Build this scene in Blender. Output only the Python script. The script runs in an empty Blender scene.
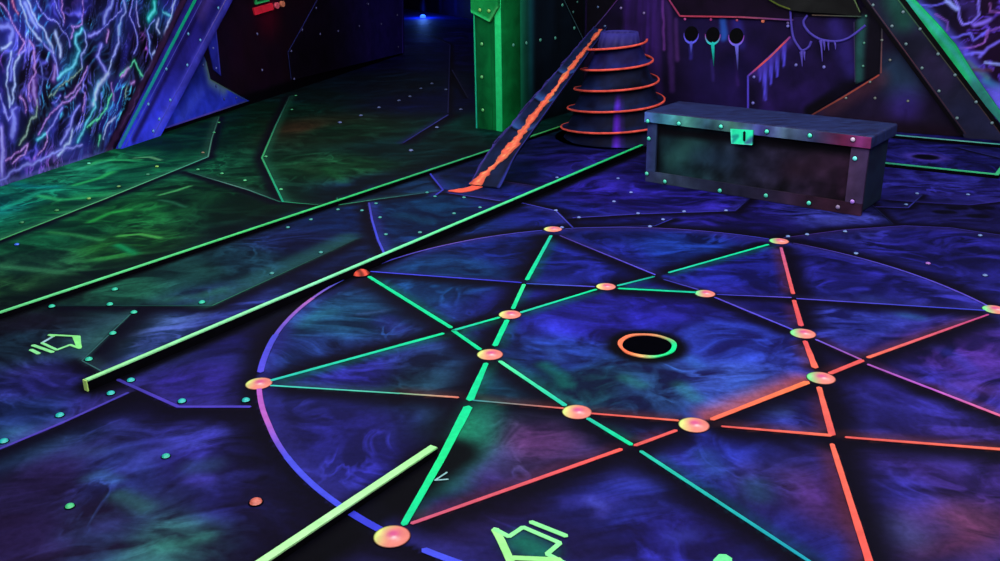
import bpy, bmesh, math, random
import numpy as np
from mathutils import Vector
random.seed(7)
SC = bpy.context.scene
COL = SC.collection
sc_r = SC.render

# ------------------------------------------------------------------ camera
F = 930.55
CAM = np.array([-0.45733, -2.62776, 1.19356])
PITCH, ROLL = 0.355394, -0.015520
fw = np.array([0, math.cos(PITCH), -math.sin(PITCH)])
rt0 = np.array([1.0, 0, 0]); up0 = np.cross(rt0, fw)
RX = math.cos(ROLL)*rt0 + math.sin(ROLL)*up0
UY = -math.sin(ROLL)*rt0 + math.cos(ROLL)*up0

cd = bpy.data.cameras.new('camera'); cam = bpy.data.objects.new('camera', cd); COL.objects.link(cam)
from mathutils import Matrix
cam.matrix_world = Matrix(((RX[0], UY[0], -fw[0], CAM[0]), (RX[1], UY[1], -fw[1], CAM[1]), (RX[2], UY[2], -fw[2], CAM[2]), (0, 0, 0, 1)))
cd.sensor_width = 36; cd.sensor_fit = 'HORIZONTAL'; cd.lens = F/1000*36; cd.clip_start = 0.05; cd.clip_end = 60
SC.camera = cam

def ray(x, y): return fw + (x-500)/F*RX - (y-280.5)/F*UY
def fl(x, y, z=0.0):
    d = ray(x, y); return CAM + (z-CAM[2])/d[2]*d
def on(pl, x, y):
    d = ray(x, y); t = np.dot(pl['O']-CAM, pl['N'])/np.dot(d, pl['N']); return CAM + t*d
def zat(xy, py):
    lo, hi = -1, 4
    for _ in range(50):
        m = (lo+hi)/2; d = np.array([xy[0], xy[1], m])-CAM
        if 280.5-F*(d@UY)/(d@fw) > py: lo = m
        else: hi = m
    return m

# ------------------------------------------------------------------ colour
K_FLOOR = 1.45; K_WALL = 0.92
def lin(c):
    c = np.asarray(c, float)/255.0
    return np.where(c <= 0.04045, c/12.92, ((np.clip(c, 0, 4)+0.055)/1.055)**2.4)
def alb(c, k): return np.clip(lin(c)/k, 0.0008, 0.93)

# ------------------------------------------------------------------ noise
def _h(ix, iy, s):
    n = (ix.astype(np.int64)*374761393 + iy.astype(np.int64)*668265263 + s*1274126177) & 0x7fffffff
    n = ((n ^ (n >> 13))*1274126177) & 0x7fffffff
    return ((n ^ (n >> 16)) & 0xffff)/65535.0
def vnoise(x, y, s=0):
    ix = np.floor(x); iy = np.floor(y); fx = x-ix; fy = y-iy
    fx = fx*fx*(3-2*fx); fy = fy*fy*(3-2*fy)
    a = _h(ix, iy, s); b = _h(ix+1, iy, s); c = _h(ix, iy+1, s); d = _h(ix+1, iy+1, s)
    return (a*(1-fx)+b*fx)*(1-fy) + (c*(1-fx)+d*fx)*fy
def fbm(x, y, s=0, o=4):
    r = 0; a = .5; t = 0
    for i in range(o):
        r = r + a*vnoise(x, y, s+i*17); t += a; a *= .5; x = x*2.03+3.1; y = y*2.03+1.7
    return r/t
def sstep(a, b, x):
    t = np.clip((x-a)/(b-a+1e-9), 0, 1); return t*t*(3-2*t)

# ------------------------------------------------------------------ planes
def plane(p0, p1):
    p0 = np.array([p0[0], p0[1], 0.0]); p1 = np.array([p1[0], p1[1], 0.0])
    U = (p1-p0)/np.linalg.norm(p1-p0); V = np.array([0, 0, 1.0]); N = np.cross(U, V)
    if np.dot(N, CAM-p0) < 0: N = -N
    return dict(O=p0, U=U, V=V, N=N, L=float(np.linalg.norm(p1-p0)))
def uv(pl, x, y, lift=0):
    p = on(pl, x, y)-pl['O']; return np.array([p@pl['U'], p@pl['V']])
def uvs(pl, pts): return np.array([uv(pl, *p) for p in pts])
def P3(pl, u, v, h=0.0): return pl['O'] + u*pl['U'] + v*pl['V'] + h*pl['N']

FLOOR = dict(O=np.zeros(3), U=np.array([1.0, 0, 0]), V=np.array([0, 1.0, 0]), N=np.array([0, 0, 1.0]))
d_ = np.array([0.555, 0.83]); 
WLEFT = plane((-3.06-.285*3.2, 2.11-3.2), (-3.06+.285*5.58, 7.69))
WMID = plane((-0.45, 3.38), (0.10, 4.205))
WBACK = plane((0.10, 4.205), (3.9, 4.205-3.8*.5305))
WREAR = plane((-2.7, 15.84), (0.3, 9.68))

# ------------------------------------------------------------------ painter
class Paint:
    def __init__(s, pl, base, k): s.pl = pl; s.base = base; s.k = k; s.ops = []; s.warp = 0; s.wf = 1
    def stroke(s, px, w, col, a=1.0, soft=.5, w2=None, raw=False, mode='mix'):
        pts = np.array(px, float) if raw else uvs(s.pl, px)
        n = len(pts); ws = np.linspace(w, w if w2 is None else w2, n)
        s.ops.append((pts, ws, np.array(col, float), a, soft, mode)); return s
    def side(s, px, side, w, col, a=1.0, soft=.9):      # a band lying along one side of a line
        pts = uvs(s.pl, px); out = []
        for i in range(len(pts)):
            t = pts[min(i+1, len(pts)-1)]-pts[max(i-1, 0)]; t = t/np.linalg.norm(t)
            n = np.array([-t[1], t[0]])*(1 if side == 'L' else -1)
            out.append(pts[i]+n*w*.8)
        return s.stroke(out, w, col, a, soft, raw=True)
    def edge(s, px, side, w, col, a=1.0, raw=False):    # crisp at the line, fading out over w on one side
        pts = np.array(px, float) if raw else uvs(s.pl, px)
        s.ops.append((pts, np.full(len(pts), w), np.array(col, float), a, 1.0 if side == 'L' else -1.0, 'edge')); return s
    def __call__(s, q):
        q = np.asarray(q, float)
        if callable(s.base): c = s.base(q)
        else: c = np.tile(np.array(s.base, float), (len(q), 1))
        qq = q
        if s.warp:
            f = s.wf
            qq = q + s.warp*np.stack([fbm(q[:, 0]*f, q[:, 1]*f, 3)-.5, fbm(q[:, 0]*f, q[:, 1]*f, 9)-.5], 1)
        for pts, ws, col, a, soft, mode in s.ops:
            m = ws.max()*2+.001
            lo = pts.min(0)-m; hi = pts.max(0)+m
            idx = np.where((qq[:, 0] > lo[0]) & (qq[:, 0] < hi[0]) & (qq[:, 1] > lo[1]) & (qq[:, 1] < hi[1]))[0]
            if len(idx) == 0: continue
            z = qq[idx]; al = np.zeros(len(idx))
            if mode == 'edge':
                best = np.full(len(idx), 9e9)
                for i in range(len(pts)-1):
                    p0, p1 = pts[i], pts[i+1]; e = p1-p0; L2 = e@e+1e-12
                    t = ((z-p0)@e)/L2; over = np.maximum(0, np.maximum(-t, t-1))*math.sqrt(L2); t = np.clip(t, 0, 1)
                    v = z-p0-t[:, None]*e; d = np.hypot(*v.T)+over*.5; sg_ = (e[0]*v[:, 1]-e[1]*v[:, 0])/math.sqrt(L2)*soft
                    m_ = d < best; best = np.where(m_, d, best)
                    al = np.where(m_, np.where(sg_ > -.004, 1-sstep(.12, 1.0, d/ws[0]), 0), al)
                al = (al*a)[:, None]; c[idx] = c[idx]*(1-al)+col*al; continue
            if len(pts) == 1:
                d = np.hypot(*(z-pts[0]).T); al = 1-sstep(ws[0]*(1-soft), ws[0]*(1+soft), d)
            for i in range(len(pts)-1):
                p0, p1 = pts[i], pts[i+1]; e = p1-p0; L2 = e@e+1e-12
                t = np.clip(((z-p0)@e)/L2, 0, 1); d = np.hypot(*(z-p0-t[:, None]*e).T)
                w = ws[i]*(1-t)+ws[i+1]*t
                al = np.maximum(al, 1-sstep(w*(1-soft), w*(1+soft), d))
            al = (al*a)[:, None]
            if mode == 'mix': c[idx] = c[idx]*(1-al)+col*al
            elif mode == 'add': c[idx] = c[idx]+col*al
            else: c[idx] = c[idx]*(1-al*(1-col/255.0))
        return np.clip(c, 0, 255)

# ------------------------------------------------------------------ materials
def _mat(name, rough=.6, spec=.05):
    m = bpy.data.materials.new(name); m.use_nodes = True; nt = m.node_tree
    b = nt.nodes['Principled BSDF']; b.inputs['Roughness'].default_value = rough
    b.inputs['Specular IOR Level'].default_value = spec
    return m, nt, b
def mix(nt, a, b, f, bt='MIX'):
    n = nt.nodes.new('ShaderNodeMix'); n.data_type = 'RGBA'; n.blend_type = bt; n.clamp_result = False
    for s, v in ((n.inputs['Factor'], f), (n.inputs[6], a), (n.inputs[7], b)):
        if hasattr(v, 'is_linked'): nt.links.new(v, s)
        else: s.default_value = v
    return n.outputs[2]
def noise(nt, scale, detail=4, dist=0.0, vec=None, rough=.55):
    n = nt.nodes.new('ShaderNodeTexNoise'); n.inputs['Scale'].default_value = scale; n.inputs['Detail'].default_value = detail
    n.inputs['Distortion'].default_value = dist; n.inputs['Roughness'].default_value = rough
    if vec is None:
        t = nt.nodes.new('ShaderNodeTexCoord'); vec = t.outputs['Object']
    nt.links.new(vec, n.inputs['Vector']); return n.outputs['Fac']
def ramp(nt, fac, stops):
    r = nt.nodes.new('ShaderNodeValToRGB'); e = r.color_ramp.elements
    while len(e) < len(stops): e.new(.5)
    for x, (p, c) in zip(e, stops): x.position = p; x.color = (*c, 1) if len(c) == 3 else c
    nt.links.new(fac, r.inputs[0]); return r.outputs[0]
def m_attr(name, lo=.75, hi=1.3, scale=9, rough=.6):
    m, nt, b = _mat(name, rough)
    a = nt.nodes.new('ShaderNodeAttribute'); a.attribute_name = 'paint'
    v = ramp(nt, noise(nt, scale, 5, .6), [(.3, (lo,)*3), (.7, (hi,)*3)])
    nt.links.new(mix(nt, a.outputs['Color'], v, 1.0, 'MULTIPLY'), b.inputs['Base Color']); return m
def m_floor():
    m, nt, b = _mat('fluorescent floor paint', .6, .03)
    a = nt.nodes.new('ShaderNodeAttribute'); a.attribute_name = 'paint'
    w = nt.nodes.new('ShaderNodeAttribute'); w.attribute_name = 'paint_wisp'
    tc = nt.nodes.new('ShaderNodeTexCoord')
    n1 = nt.nodes.new('ShaderNodeTexNoise'); n1.inputs['Scale'].default_value = 1.6; n1.inputs['Detail'].default_value = 2
    nt.links.new(tc.outputs['Object'], n1.inputs['Vector'])
    vm = nt.nodes.new('ShaderNodeVectorMath'); vm.operation = 'MULTIPLY_ADD'
    nt.links.new(n1.outputs['Color'], vm.inputs[0]); vm.inputs[1].default_value = (.55, .55, 0)
    nt.links.new(tc.outputs['Object'], vm.inputs[2])
    # smoky brush marks: two families of long soft strokes, each in its own patches
    def strokes(rot, sc, seed, lo, hi, top):
        mp = nt.nodes.new('ShaderNodeMapping'); mp.inputs['Rotation'].default_value = (0, 0, rot); mp.inputs['Scale'].default_value = sc; mp.inputs['Location'].default_value = (seed, seed*.7, 0)
        nt.links.new(vm.outputs[0], mp.inputs[0]); return ramp(nt, noise(nt, 1.0, 6, .8, mp.outputs[0], .60), [(lo, (0,)*3), (hi, (top,)*3)])
    a1 = strokes(.15, (4.5, 8.5, 1), 1.3, .46, .68, 1.15); a2 = strokes(-.98, (3.6, 10.0, 1), 7.1, .46, .68, 1.15)
    pat = ramp(nt, noise(nt, 1.3, 2, .2, vm.outputs[0]), [(.42, (0,)*3), (.58, (1,)*3)])
    ps = nt.nodes.new('ShaderNodeSeparateColor'); nt.links.new(pat, ps.inputs[0])
    f = mix(nt, a1, a2, ps.outputs[0])
    big = ramp(nt, noise(nt, 2.6, 3, .3, vm.outputs[0], .5), [(.36, (.12,)*3), (.64, (1.05,)*3)])
    f = mix(nt, f, big, 1.0, 'MULTIPLY')
    sp = ramp(nt, noise(nt, 6, 3, .6, vm.outputs[0], .5), [(.46, (0.02,)*3), (.72, (.34,)*3)])
    f2 = mix(nt, f, sp, 1.0, 'ADD')
    vein = nt.nodes.new('ShaderNodeValToRGB'); el = vein.color_ramp.elements; el.new(.5); el.new(.5)
    for e_, (p_, c_) in zip(el, [(.455, 0), (.495, .75), (.515, .5), (.565, 0)]): e_.position = p_; e_.color = (c_, c_, c_, 1)
    nt.links.new(noise(nt, 4.2, 3, 1.0, vm.outputs[0], .5), vein.inputs[0])
    vp = ramp(nt, noise(nt, 3.1, 3, .4), [(.50, (0,)*3), (.66, (1,)*3)])
    f2 = mix(nt, f2, mix(nt, vein.outputs[0], vp, 1.0, 'MULTIPLY'), 1.0, 'ADD')
    sep = nt.nodes.new('ShaderNodeSeparateColor'); nt.links.new(f2, sep.inputs[0])
    c = mix(nt, a.outputs['Color'], w.outputs['Color'], sep.outputs[0])
    g = ramp(nt, noise(nt, 60, 3), [(.3, (.8,)*3), (.7, (1.2,)*3)])
    nt.links.new(mix(nt, c, g, 1.0, 'MULTIPLY'), b.inputs['Base Color']); return m
_fc = {}
def m_flat(rgb, k=K_FLOOR, rough=.55, var=.12, spec=.08):
    key = (tuple(rgb), k, rough, var, spec)
    if key in _fc: return _fc[key]
    m, nt, b = _mat('paint %d %d %d' % tuple(rgb), rough, spec)
    c = alb(rgb, k); v = ramp(nt, noise(nt, 25, 4), [(.3, tuple(c*(1-var))), (.7, tuple(np.clip(c*(1+var), 0, .95)))])
    nt.links.new(v, b.inputs['Base Color']); _fc[key] = m; return m
M_ATTR = m_attr('painted mural'); M_WALLP = m_attr('mural wall paint', .8, 1.2, 6); M_FLOOR = m_floor()
M_LINE = m_attr('painted line', .85, 1.1, 30, .5)
M_BLACK = m_flat((7, 6, 12), rough=.8, var=.3, spec=.02)

# ------------------------------------------------------------------ objects
def tag(o, label=None, cat=None, group=None, kind=None):
    if label: o['label'] = label
    if cat: o['category'] = cat
    if group: o['group'] = group
    if kind: o['kind'] = kind
    return o
def thing(name, label, cat, loc, group=None):
    o = bpy.data.objects.new(name, None); COL.objects.link(o); o.location = tuple(loc); o.empty_display_size = .05
    return tag(o, label, cat, group)
def wloc(o):
    v = np.zeros(3)
    while o is not None: v = v + np.array(o.location); o = o.parent
    return v
def obj(name, verts, faces, mats, parent=None, cols=None, wisp=None, midx=None, smooth=False, origin=None):
    verts = np.array(verts, float)
    base = wloc(parent) if parent is not None else np.zeros(3)
    if origin is None and parent is None: origin = np.array([verts[:, 0].mean(), verts[:, 1].mean(), verts[:, 2].min()])
    org = base if origin is None else np.array(origin, float)
    me = bpy.data.meshes.new(name); me.from_pydata((verts-org).tolist(), [], [tuple(int(i) for i in f) for f in faces])
    for m in (mats if isinstance(mats, (list, tuple)) else [mats]): me.materials.append(m)
    if cols is not None:
        for nm, cc in (('paint', cols), ('paint_wisp', wisp)):
            if cc is None: continue
            at = me.color_attributes.new(nm, 'FLOAT_COLOR', 'POINT')
            at.data.foreach_set('color', np.concatenate([cc, np.ones((len(cc), 1))], 1).ravel())
    if midx is not None: me.polygons.foreach_set('material_index', midx)
    if smooth: me.polygons.foreach_set('use_smooth', [True]*len(me.polygons))
    bm = bmesh.new(); bm.from_mesh(me); bmesh.ops.recalc_face_normals(bm, faces=bm.faces[:]); bm.to_mesh(me); bm.free()
    me.update()
    o = bpy.data.objects.new(name, me); COL.objects.link(o)
    if parent is not None: o.parent = parent
    o.location = tuple(org-base)
    return o
def struct(o): o['kind'] = 'structure'; return o

def grid_faces(nx, ny):
    i = np.arange(nx-1)[None, :]; j = np.arange(ny-1)[:, None]; a = (j*nx+i).ravel()
    return np.stack([a, a+1, a+1+nx, a+nx], 1)

def ribbon(pl, pts_uv, w, h=.0015, w2=None, t=.001):
    """a thin painted strip on a plane, rounded at its ends: verts, faces"""
    pts = np.array(pts_uv, float); n = len(pts); ws = np.linspace(w, w if w2 is None else w2, n)
    if np.ndim(w) > 0: ws = np.array(w, float)
    L, R = [], []
    for i in range(n):
        tt = pts[min(i+1, n-1)]-pts[max(i-1, 0)]; tt = tt/(np.linalg.norm(tt)+1e-12); nn = np.array([-tt[1], tt[0]])
        L.append(pts[i]+nn*ws[i]/2); R.append(pts[i]-nn*ws[i]/2)
    t0 = pts[0]-pts[1]; t0 = t0/np.linalg.norm(t0); t1 = pts[-1]-pts[-2]; t1 = t1/np.linalg.norm(t1)
    loop = L + [pts[-1]+t1*ws[-1]*.35] + R[::-1] + [pts[0]+t0*ws[0]*.35]
    # quads strip plus end triangles
    vs = []; fs = []
    for a, b in zip(L, R): vs += [a, b]
    for i in range(n-1): fs.append((2*i, 2*i+1, 2*i+3, 2*i+2))
    vs += [pts[-1]+t1*ws[-1]*.4, pts[0]+t0*ws[0]*.4]
    fs += [(2*n-2, 2*n-1, 2*n), (1, 0, 2*n+1)]
    v3 = [P3(pl, a[0], a[1], h) for a in vs]
    m = len(vs); v3 += [P3(pl, a[0], a[1], h-t) for a in vs]
    fs2 = [tuple(x+m for x in f[::-1]) for f in fs]
    # side walls
    ring = [2*i for i in range(n)] + [2*n] + [2*i+1 for i in range(n-1, -1, -1)] + [2*n+1]
    sides = [(ring[i], ring[(i+1) % len(ring)], ring[(i+1) % len(ring)]+m, ring[i]+m) for i in range(len(ring))]
    return v3, fs+fs2+sides, [tuple(a) for a in vs]*2
def dens(pts, step=.03):
    pts = np.array(pts, float); out = [pts[0]]
    for a, b in zip(pts[:-1], pts[1:]):
        n = max(1, int(np.linalg.norm(b-a)/step))
        for i in range(1, n+1): out.append(a+(b-a)*i/n)
    return np.array(out)
def smooth_pts(pts, n=6):      # Catmull-Rom
    p = [np.array(q, float) for q in pts]; p = [2*p[0]-p[1]]+p+[2*p[-1]-p[-2]]; out = []
    for i in range(1, len(p)-2):
        for k in range(n):
            t = k/n; a, b, c, d = p[i-1:i+3]
            out.append(.5*((2*b)+(c-a)*t+(2*a-5*b+4*c-d)*t*t+(3*b-a-3*c+d)*t**3))
    out.append(p[-2]); return out
def strip_obj(name, pl, px, w, cols, k, parent, h=.002, w2=None, raw=False, wob=0.0, jag=0.0):
    pts = dens(np.array(px, float) if raw else uvs(pl, px), .02)
    n = len(pts); ws = np.linspace(w, w if w2 is None else w2, n)
    if jag: ws = ws*(1+jag*(np.array([fbm(np.array([p[0]*25]), np.array([p[1]*25]), 5)[0] for p in pts])-.5)*2)
    v, f, q = ribbon(pl, pts, ws, h)
    t = np.array([np.linalg.norm(np.array(a)-pts[0]) for a in q]); t = np.clip(t/(np.linalg.norm(pts[-1]-pts[0])+1e-9), 0, 1)
    cols = np.array(cols, float).reshape(-1, 3); s = np.linspace(0, 1, len(cols))
    c = np.stack([np.interp(t, s, cols[:, i]) for i in range(3)], 1) if len(cols) > 1 else np.tile(cols, (len(t), 1))
    return obj(name, v, f, M_LINE, parent, alb(c, k))
def join_parts(lst):          # several (verts, faces, cols) into one
    V, Fc, C = [], [], []; o = 0
    for v, f, c in lst:
        V += list(v); Fc += [tuple(i+o for i in x) for x in f]; C += list(c); o += len(v)
    return V, Fc, np.array(C)
def strips(pl, specs, k, h=.0015):
    out = []
    for px, w, cols in specs:
        pts = dens(uvs(pl, px), .03); v, f, q = ribbon(pl, pts, w, h)
        s = np.linspace(0, 1, len(pts)); cols = np.array(cols, float).reshape(-1, 3)
        if len(cols) == 1: c = np.tile(cols, (len(q), 1))
        else:
            t = np.array([np.argmin(np.hypot(*(pts-np.array(a)).T)) for a in q])/(len(pts)-1)
            c = np.stack([np.interp(t, np.linspace(0, 1, len(cols)), cols[:, i]) for i in range(3)], 1)
        out.append((v, f, alb(c, k)))
    return join_parts(out)

def slab(name, pl, poly, thick, paint, step=.012, parent=None, mat=None, h0=.0, origin=None, raw=False, bev=True):
    """a plate with the outline poly lying on plane pl, finely divided so that the painter can colour it"""
    q = np.array(poly, float) if raw else uvs(pl, poly)
    bm = bmesh.new(); vs = [bm.verts.new((a[0], a[1], 0)) for a in q]; bm.faces.new(vs)
    lo, hi = q.min(0), q.max(0)
    for ax in (0, 1):
        x = lo[ax]+step
        while x < hi[ax]:
            co = [0, 0, 0]; co[ax] = x; no = [0, 0, 0]; no[ax] = 1
            bmesh.ops.bisect_plane(bm, geom=bm.verts[:]+bm.edges[:]+bm.faces[:], plane_co=co, plane_no=no, dist=1e-6)
            x += step
    bm.verts.index_update(); V = [(v.co.x, v.co.y) for v in bm.verts]; Fc = [tuple(v.index for v in f.verts) for f in bm.faces]
    bnd = [(e.verts[0].index, e.verts[1].index) for e in bm.edges if len(e.link_faces) == 1]; bm.free()
    n = len(V); V3 = [P3(pl, a, b, h0+thick) for a, b in V]+[P3(pl, a, b, h0) for a, b in V]
    Fs = Fc+[tuple(i+n for i in f[::-1]) for f in Fc]+[(a, b, b+n, a+n) for a, b in bnd]
    c = paint(np.array(V)); c2 = np.concatenate([c, c*.6], 0)
    k = getattr(paint, 'k', K_WALL)
    return obj(name, V3, Fs, mat or M_ATTR, parent, alb(c2, k), origin=origin)

# rivets ---------------------------------------------------------------
_rv = {}
def rivet_mesh(rgb, r, k):
    key = (tuple(rgb), round(r, 4), k)
    if key in _rv: return _rv[key]
    vs, fs = [], []; seg = 14; prof = [(1.25, 0), (1.22, .1), (1.0, .12), (.92, .38), (.62, .6), (.3, .7)]
    for a, b in prof:
        for i in range(seg): t = 2*math.pi*i/seg; vs.append((r*a*math.cos(t), r*a*math.sin(t), r*b))
    for j in range(len(prof)-1):
        for i in range(seg): fs.append((j*seg+i, j*seg+(i+1) % seg, (j+1)*seg+(i+1) % seg, (j+1)*seg+i))
    vs.append((0, 0, r*.72)); top = len(vs)-1; j = len(prof)-1
    for i in range(seg): fs.append((j*seg+i, j*seg+(i+1) % seg, top))
    me = bpy.data.meshes.new('rivet'); me.from_pydata(vs, [], fs)
    me.materials.append(M_BLACK); me.materials.append(m_flat(rgb, k, .35, .1, .5))
    me.polygons.foreach_set('material_index', [0 if i < seg*2 else 1 for i in range(len(fs))])
    me.polygons.foreach_set('use_smooth', [True]*len(fs)); me.update()
    _rv[key] = me; return me
def rivets(pl, pts, rgb, r, parent, k=K_WALL, h=0.0, name='rivet'):
    ax = Matrix((pl['U'], np.cross(pl['N'], pl['U']), pl['N'])).transposed()
    for p in pts:
        q = uv(pl, p[0], p[1]) if h == 0 else None
        if h:
            pl2 = dict(pl); pl2['O'] = pl['O']+pl['N']*h; q = uv(pl2, p[0], p[1])
        c = p[2] if len(p) > 2 else rgb
        rr = p[3] if len(p) > 3 else r
        o = bpy.data.objects.new(name, rivet_mesh(c, rr, k)); COL.objects.link(o)
        if parent is not None: o.parent = parent
        o.location = tuple(P3(pl, q[0], q[1], h+.0012)-(wloc(parent) if parent is not None else 0)); o.rotation_euler = ax.to_euler()

# colours (as seen under the black light)
GRN = (90, 250, 165); GRN2 = (20, 225, 150); TEAL = (40, 200, 165); MINT = (170, 255, 175)
ORG = (248, 112, 88); RED = (232, 92, 88); VIO = (95, 85, 225); BLU = (75, 80, 235); PNK = (190, 95, 205)
DRK = (9, 5, 20)

#======================================================================= FLOOR
S = [  # image point, dark colour, wisp colour (what the paint is there)
 (10,205,(0,70,75),(30,200,170)),(30,200,(0,70,65),(30,210,130)),(80,170,(0,70,60),(40,200,120)),(140,160,(0,62,45),(40,190,100)),(190,140,(0,36,26),(10,80,50)),(60,205,(0,60,45),(40,180,80)),
 (60,240,(5,45,30),(30,150,80)),(130,210,(5,52,30),(40,170,70)),(200,195,(3,30,20),(25,100,50)),(30,262,(14,48,40),(50,140,80)),(250,205,(5,26,18),(15,60,35)),(15,285,(12,40,30),(50,120,60)),(120,245,(10,50,28),(50,160,60)),
 (240,130,(3,34,20),(5,70,40)),(330,130,(5,30,18),(20,85,50)),(302,128,(40,32,18),(75,55,30)),(400,150,(3,24,24),(12,55,50)),(370,90,(8,14,30),(15,40,60)),(430,100,(8,9,40),(16,25,75)),(430,55,(8,8,46),(20,20,85)),(420,22,(12,20,100),(25,70,215)),(455,30,(9,8,52),(24,24,110)),
 (340,165,(5,38,20),(35,115,60)),(320,95,(6,18,18),(12,50,50)),(275,110,(3,28,18),(6,60,40)),
 (390,187,(8,14,34),(20,55,85)),(300,240,(12,14,45),(35,55,110)),(340,220,(10,16,50),(20,55,110)),(200,270,(10,34,38),(40,110,90)),(120,290,(10,38,38),(40,130,85)),(240,262,(10,26,42),(35,90,100)),(60,300,(8,18,26),(30,70,50)),(150,340,(24,46,90),(95,125,205)),(115,340,(40,85,90),(80,150,130)),(230,300,(18,20,60),(60,80,160)),(310,270,(12,14,45),(30,50,100)),
 (430,210,(8,14,50),(20,80,115)),(500,170,(8,10,40),(22,34,95)),(580,160,(10,9,52),(55,50,160)),(540,145,(8,10,40),(30,34,100)),(470,140,(6,20,20),(12,60,50)),(500,128,(5,40,32),(10,80,60)),
 (20,340,(12,16,28),(30,60,70)),(60,380,(20,18,62),(60,60,155)),(30,415,(16,25,60),(50,80,150)),(30,322,(16,12,24),(28,30,44)),(10,440,(30,70,110),(80,150,180)),(100,400,(20,20,60),(60,60,150)),
 (50,480,(28,18,48),(50,40,90)),(120,470,(24,20,58),(60,85,165)),(190,450,(24,18,55),(85,85,220)),(100,530,(30,20,48),(50,70,110)),(170,540,(26,20,48),(70,150,130)),(230,500,(22,16,48),(45,45,120)),(250,440,(18,14,42),(40,40,105)),(20,540,(34,20,55),(50,40,90)),(300,540,(16,10,34),(30,26,70)),
 (190,385,(34,28,92),(75,62,190)),(230,340,(20,16,60),(40,40,120)),
 (310,360,(15,18,50),(50,90,165)),(330,320,(12,30,60),(45,120,150)),(450,275,(12,24,62),(30,95,145)),(350,430,(28,24,84),(60,60,180)),(400,460,(26,22,80),(60,60,185)),(360,380,(22,20,72),(62,62,185)),(410,385,(14,20,40),(36,80,90)),(520,250,(12,14,50),(30,50,140)),(600,260,(12,14,60),(50,60,190)),(590,320,(22,16,80),(60,60,215)),(560,360,(18,18,60),(50,90,190)),(640,390,(18,18,60),(60,120,170)),(590,385,(16,20,55),(40,140,120)),(540,300,(20,16,70),(50,60,190)),
 (720,340,(24,22,92),(60,95,225)),(750,300,(16,12,62),(50,50,170)),(730,385,(24,20,80),(70,110,200)),(690,250,(12,16,62),(35,75,170)),(740,270,(16,14,72),(50,60,200)),(650,310,(22,16,85),(60,60,220)),(850,270,(14,12,55),(50,50,165)),(860,320,(20,18,80),(70,90,205)),(900,380,(24,16,70),(75,70,200)),(940,350,(18,14,66),(90,55,150)),(900,500,(26,18,62),(60,60,165)),(965,530,(42,22,50),(120,65,100)),(960,470,(26,16,58),(70,50,130)),(850,400,(22,14,58),(60,60,160)),(830,500,(30,16,52),(80,50,130)),
 (760,480,(26,18,52),(70,70,150)),(700,480,(20,18,60),(60,80,195)),(600,500,(22,16,60),(60,75,195)),(530,440,(40,24,60),(125,75,130)),(475,440,(20,60,60),(45,160,120)),(480,500,(26,16,50),(60,50,120)),(680,540,(26,18,72),(60,60,185)),(800,540,(26,18,72),(60,70,185)),(720,450,(22,20,88),(60,80,210)),(520,385,(14,40,60),(40,120,140)),(550,545,(24,16,50),(50,50,130)),
 (600,190,(14,10,60),(60,50,185)),(700,205,(14,10,60),(60,50,185)),(760,225,(12,9,45),(50,40,150)),(830,222,(14,12,60),(70,80,180)),(930,185,(20,14,70),(60,60,170)),(960,160,(14,10,50),(50,50,150)),(950,212,(14,10,48),(40,40,110)),(530,205,(12,12,60),(40,50,160)),(930,240,(14,12,55),(50,48,160)),(990,190,(20,14,70),(60,60,170)),
]
SP = np.array([fl(s[0], s[1])[:2] for s in S]); SD = np.array([s[2] for s in S], float); SW = np.array([s[3] for s in S], float)
def idw(q, vals):
    out = np.zeros((len(q), 3)); tot = np.zeros(len(q))
    for p, v in zip(SP, vals):
        sc = max(1.0, (p[1]+2.6)/3.0)            # far samples reach further
        d2 = ((q-p)**2).sum(1)/sc**2 + .004
        w = d2**-2.2; out += w[:, None]*v; tot += w
    return out/tot[:, None]
pd = Paint(FLOOR, lambda q: idw(q, SD)*.86, K_FLOOR)
pw = Paint(FLOOR, lambda q: idw(q, SW)*np.array((.92, .86, 1.0)), K_FLOOR)
def both(fn, *a, **k):
    getattr(pd, fn)(*a, **k); getattr(pw, fn)(*a, **k)
def rim_r(t): return float(np.interp(t, [-1.5, -.9, -.3, .2, 1, 2, 3.9, 6], [1.2, 1.185, 1.168, 1.178, 1.215, 1.225, 1.21, 1.2]))
def circ(r, a0, a1, n=40):
    A0 = 3.32062
    return [(rim_r(t)*math.cos(A0-2*math.pi*t/8), rim_r(t)*math.sin(A0-2*math.pi*t/8)) for t in np.linspace(a0, a1, n)]
RIM = 1.195
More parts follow.
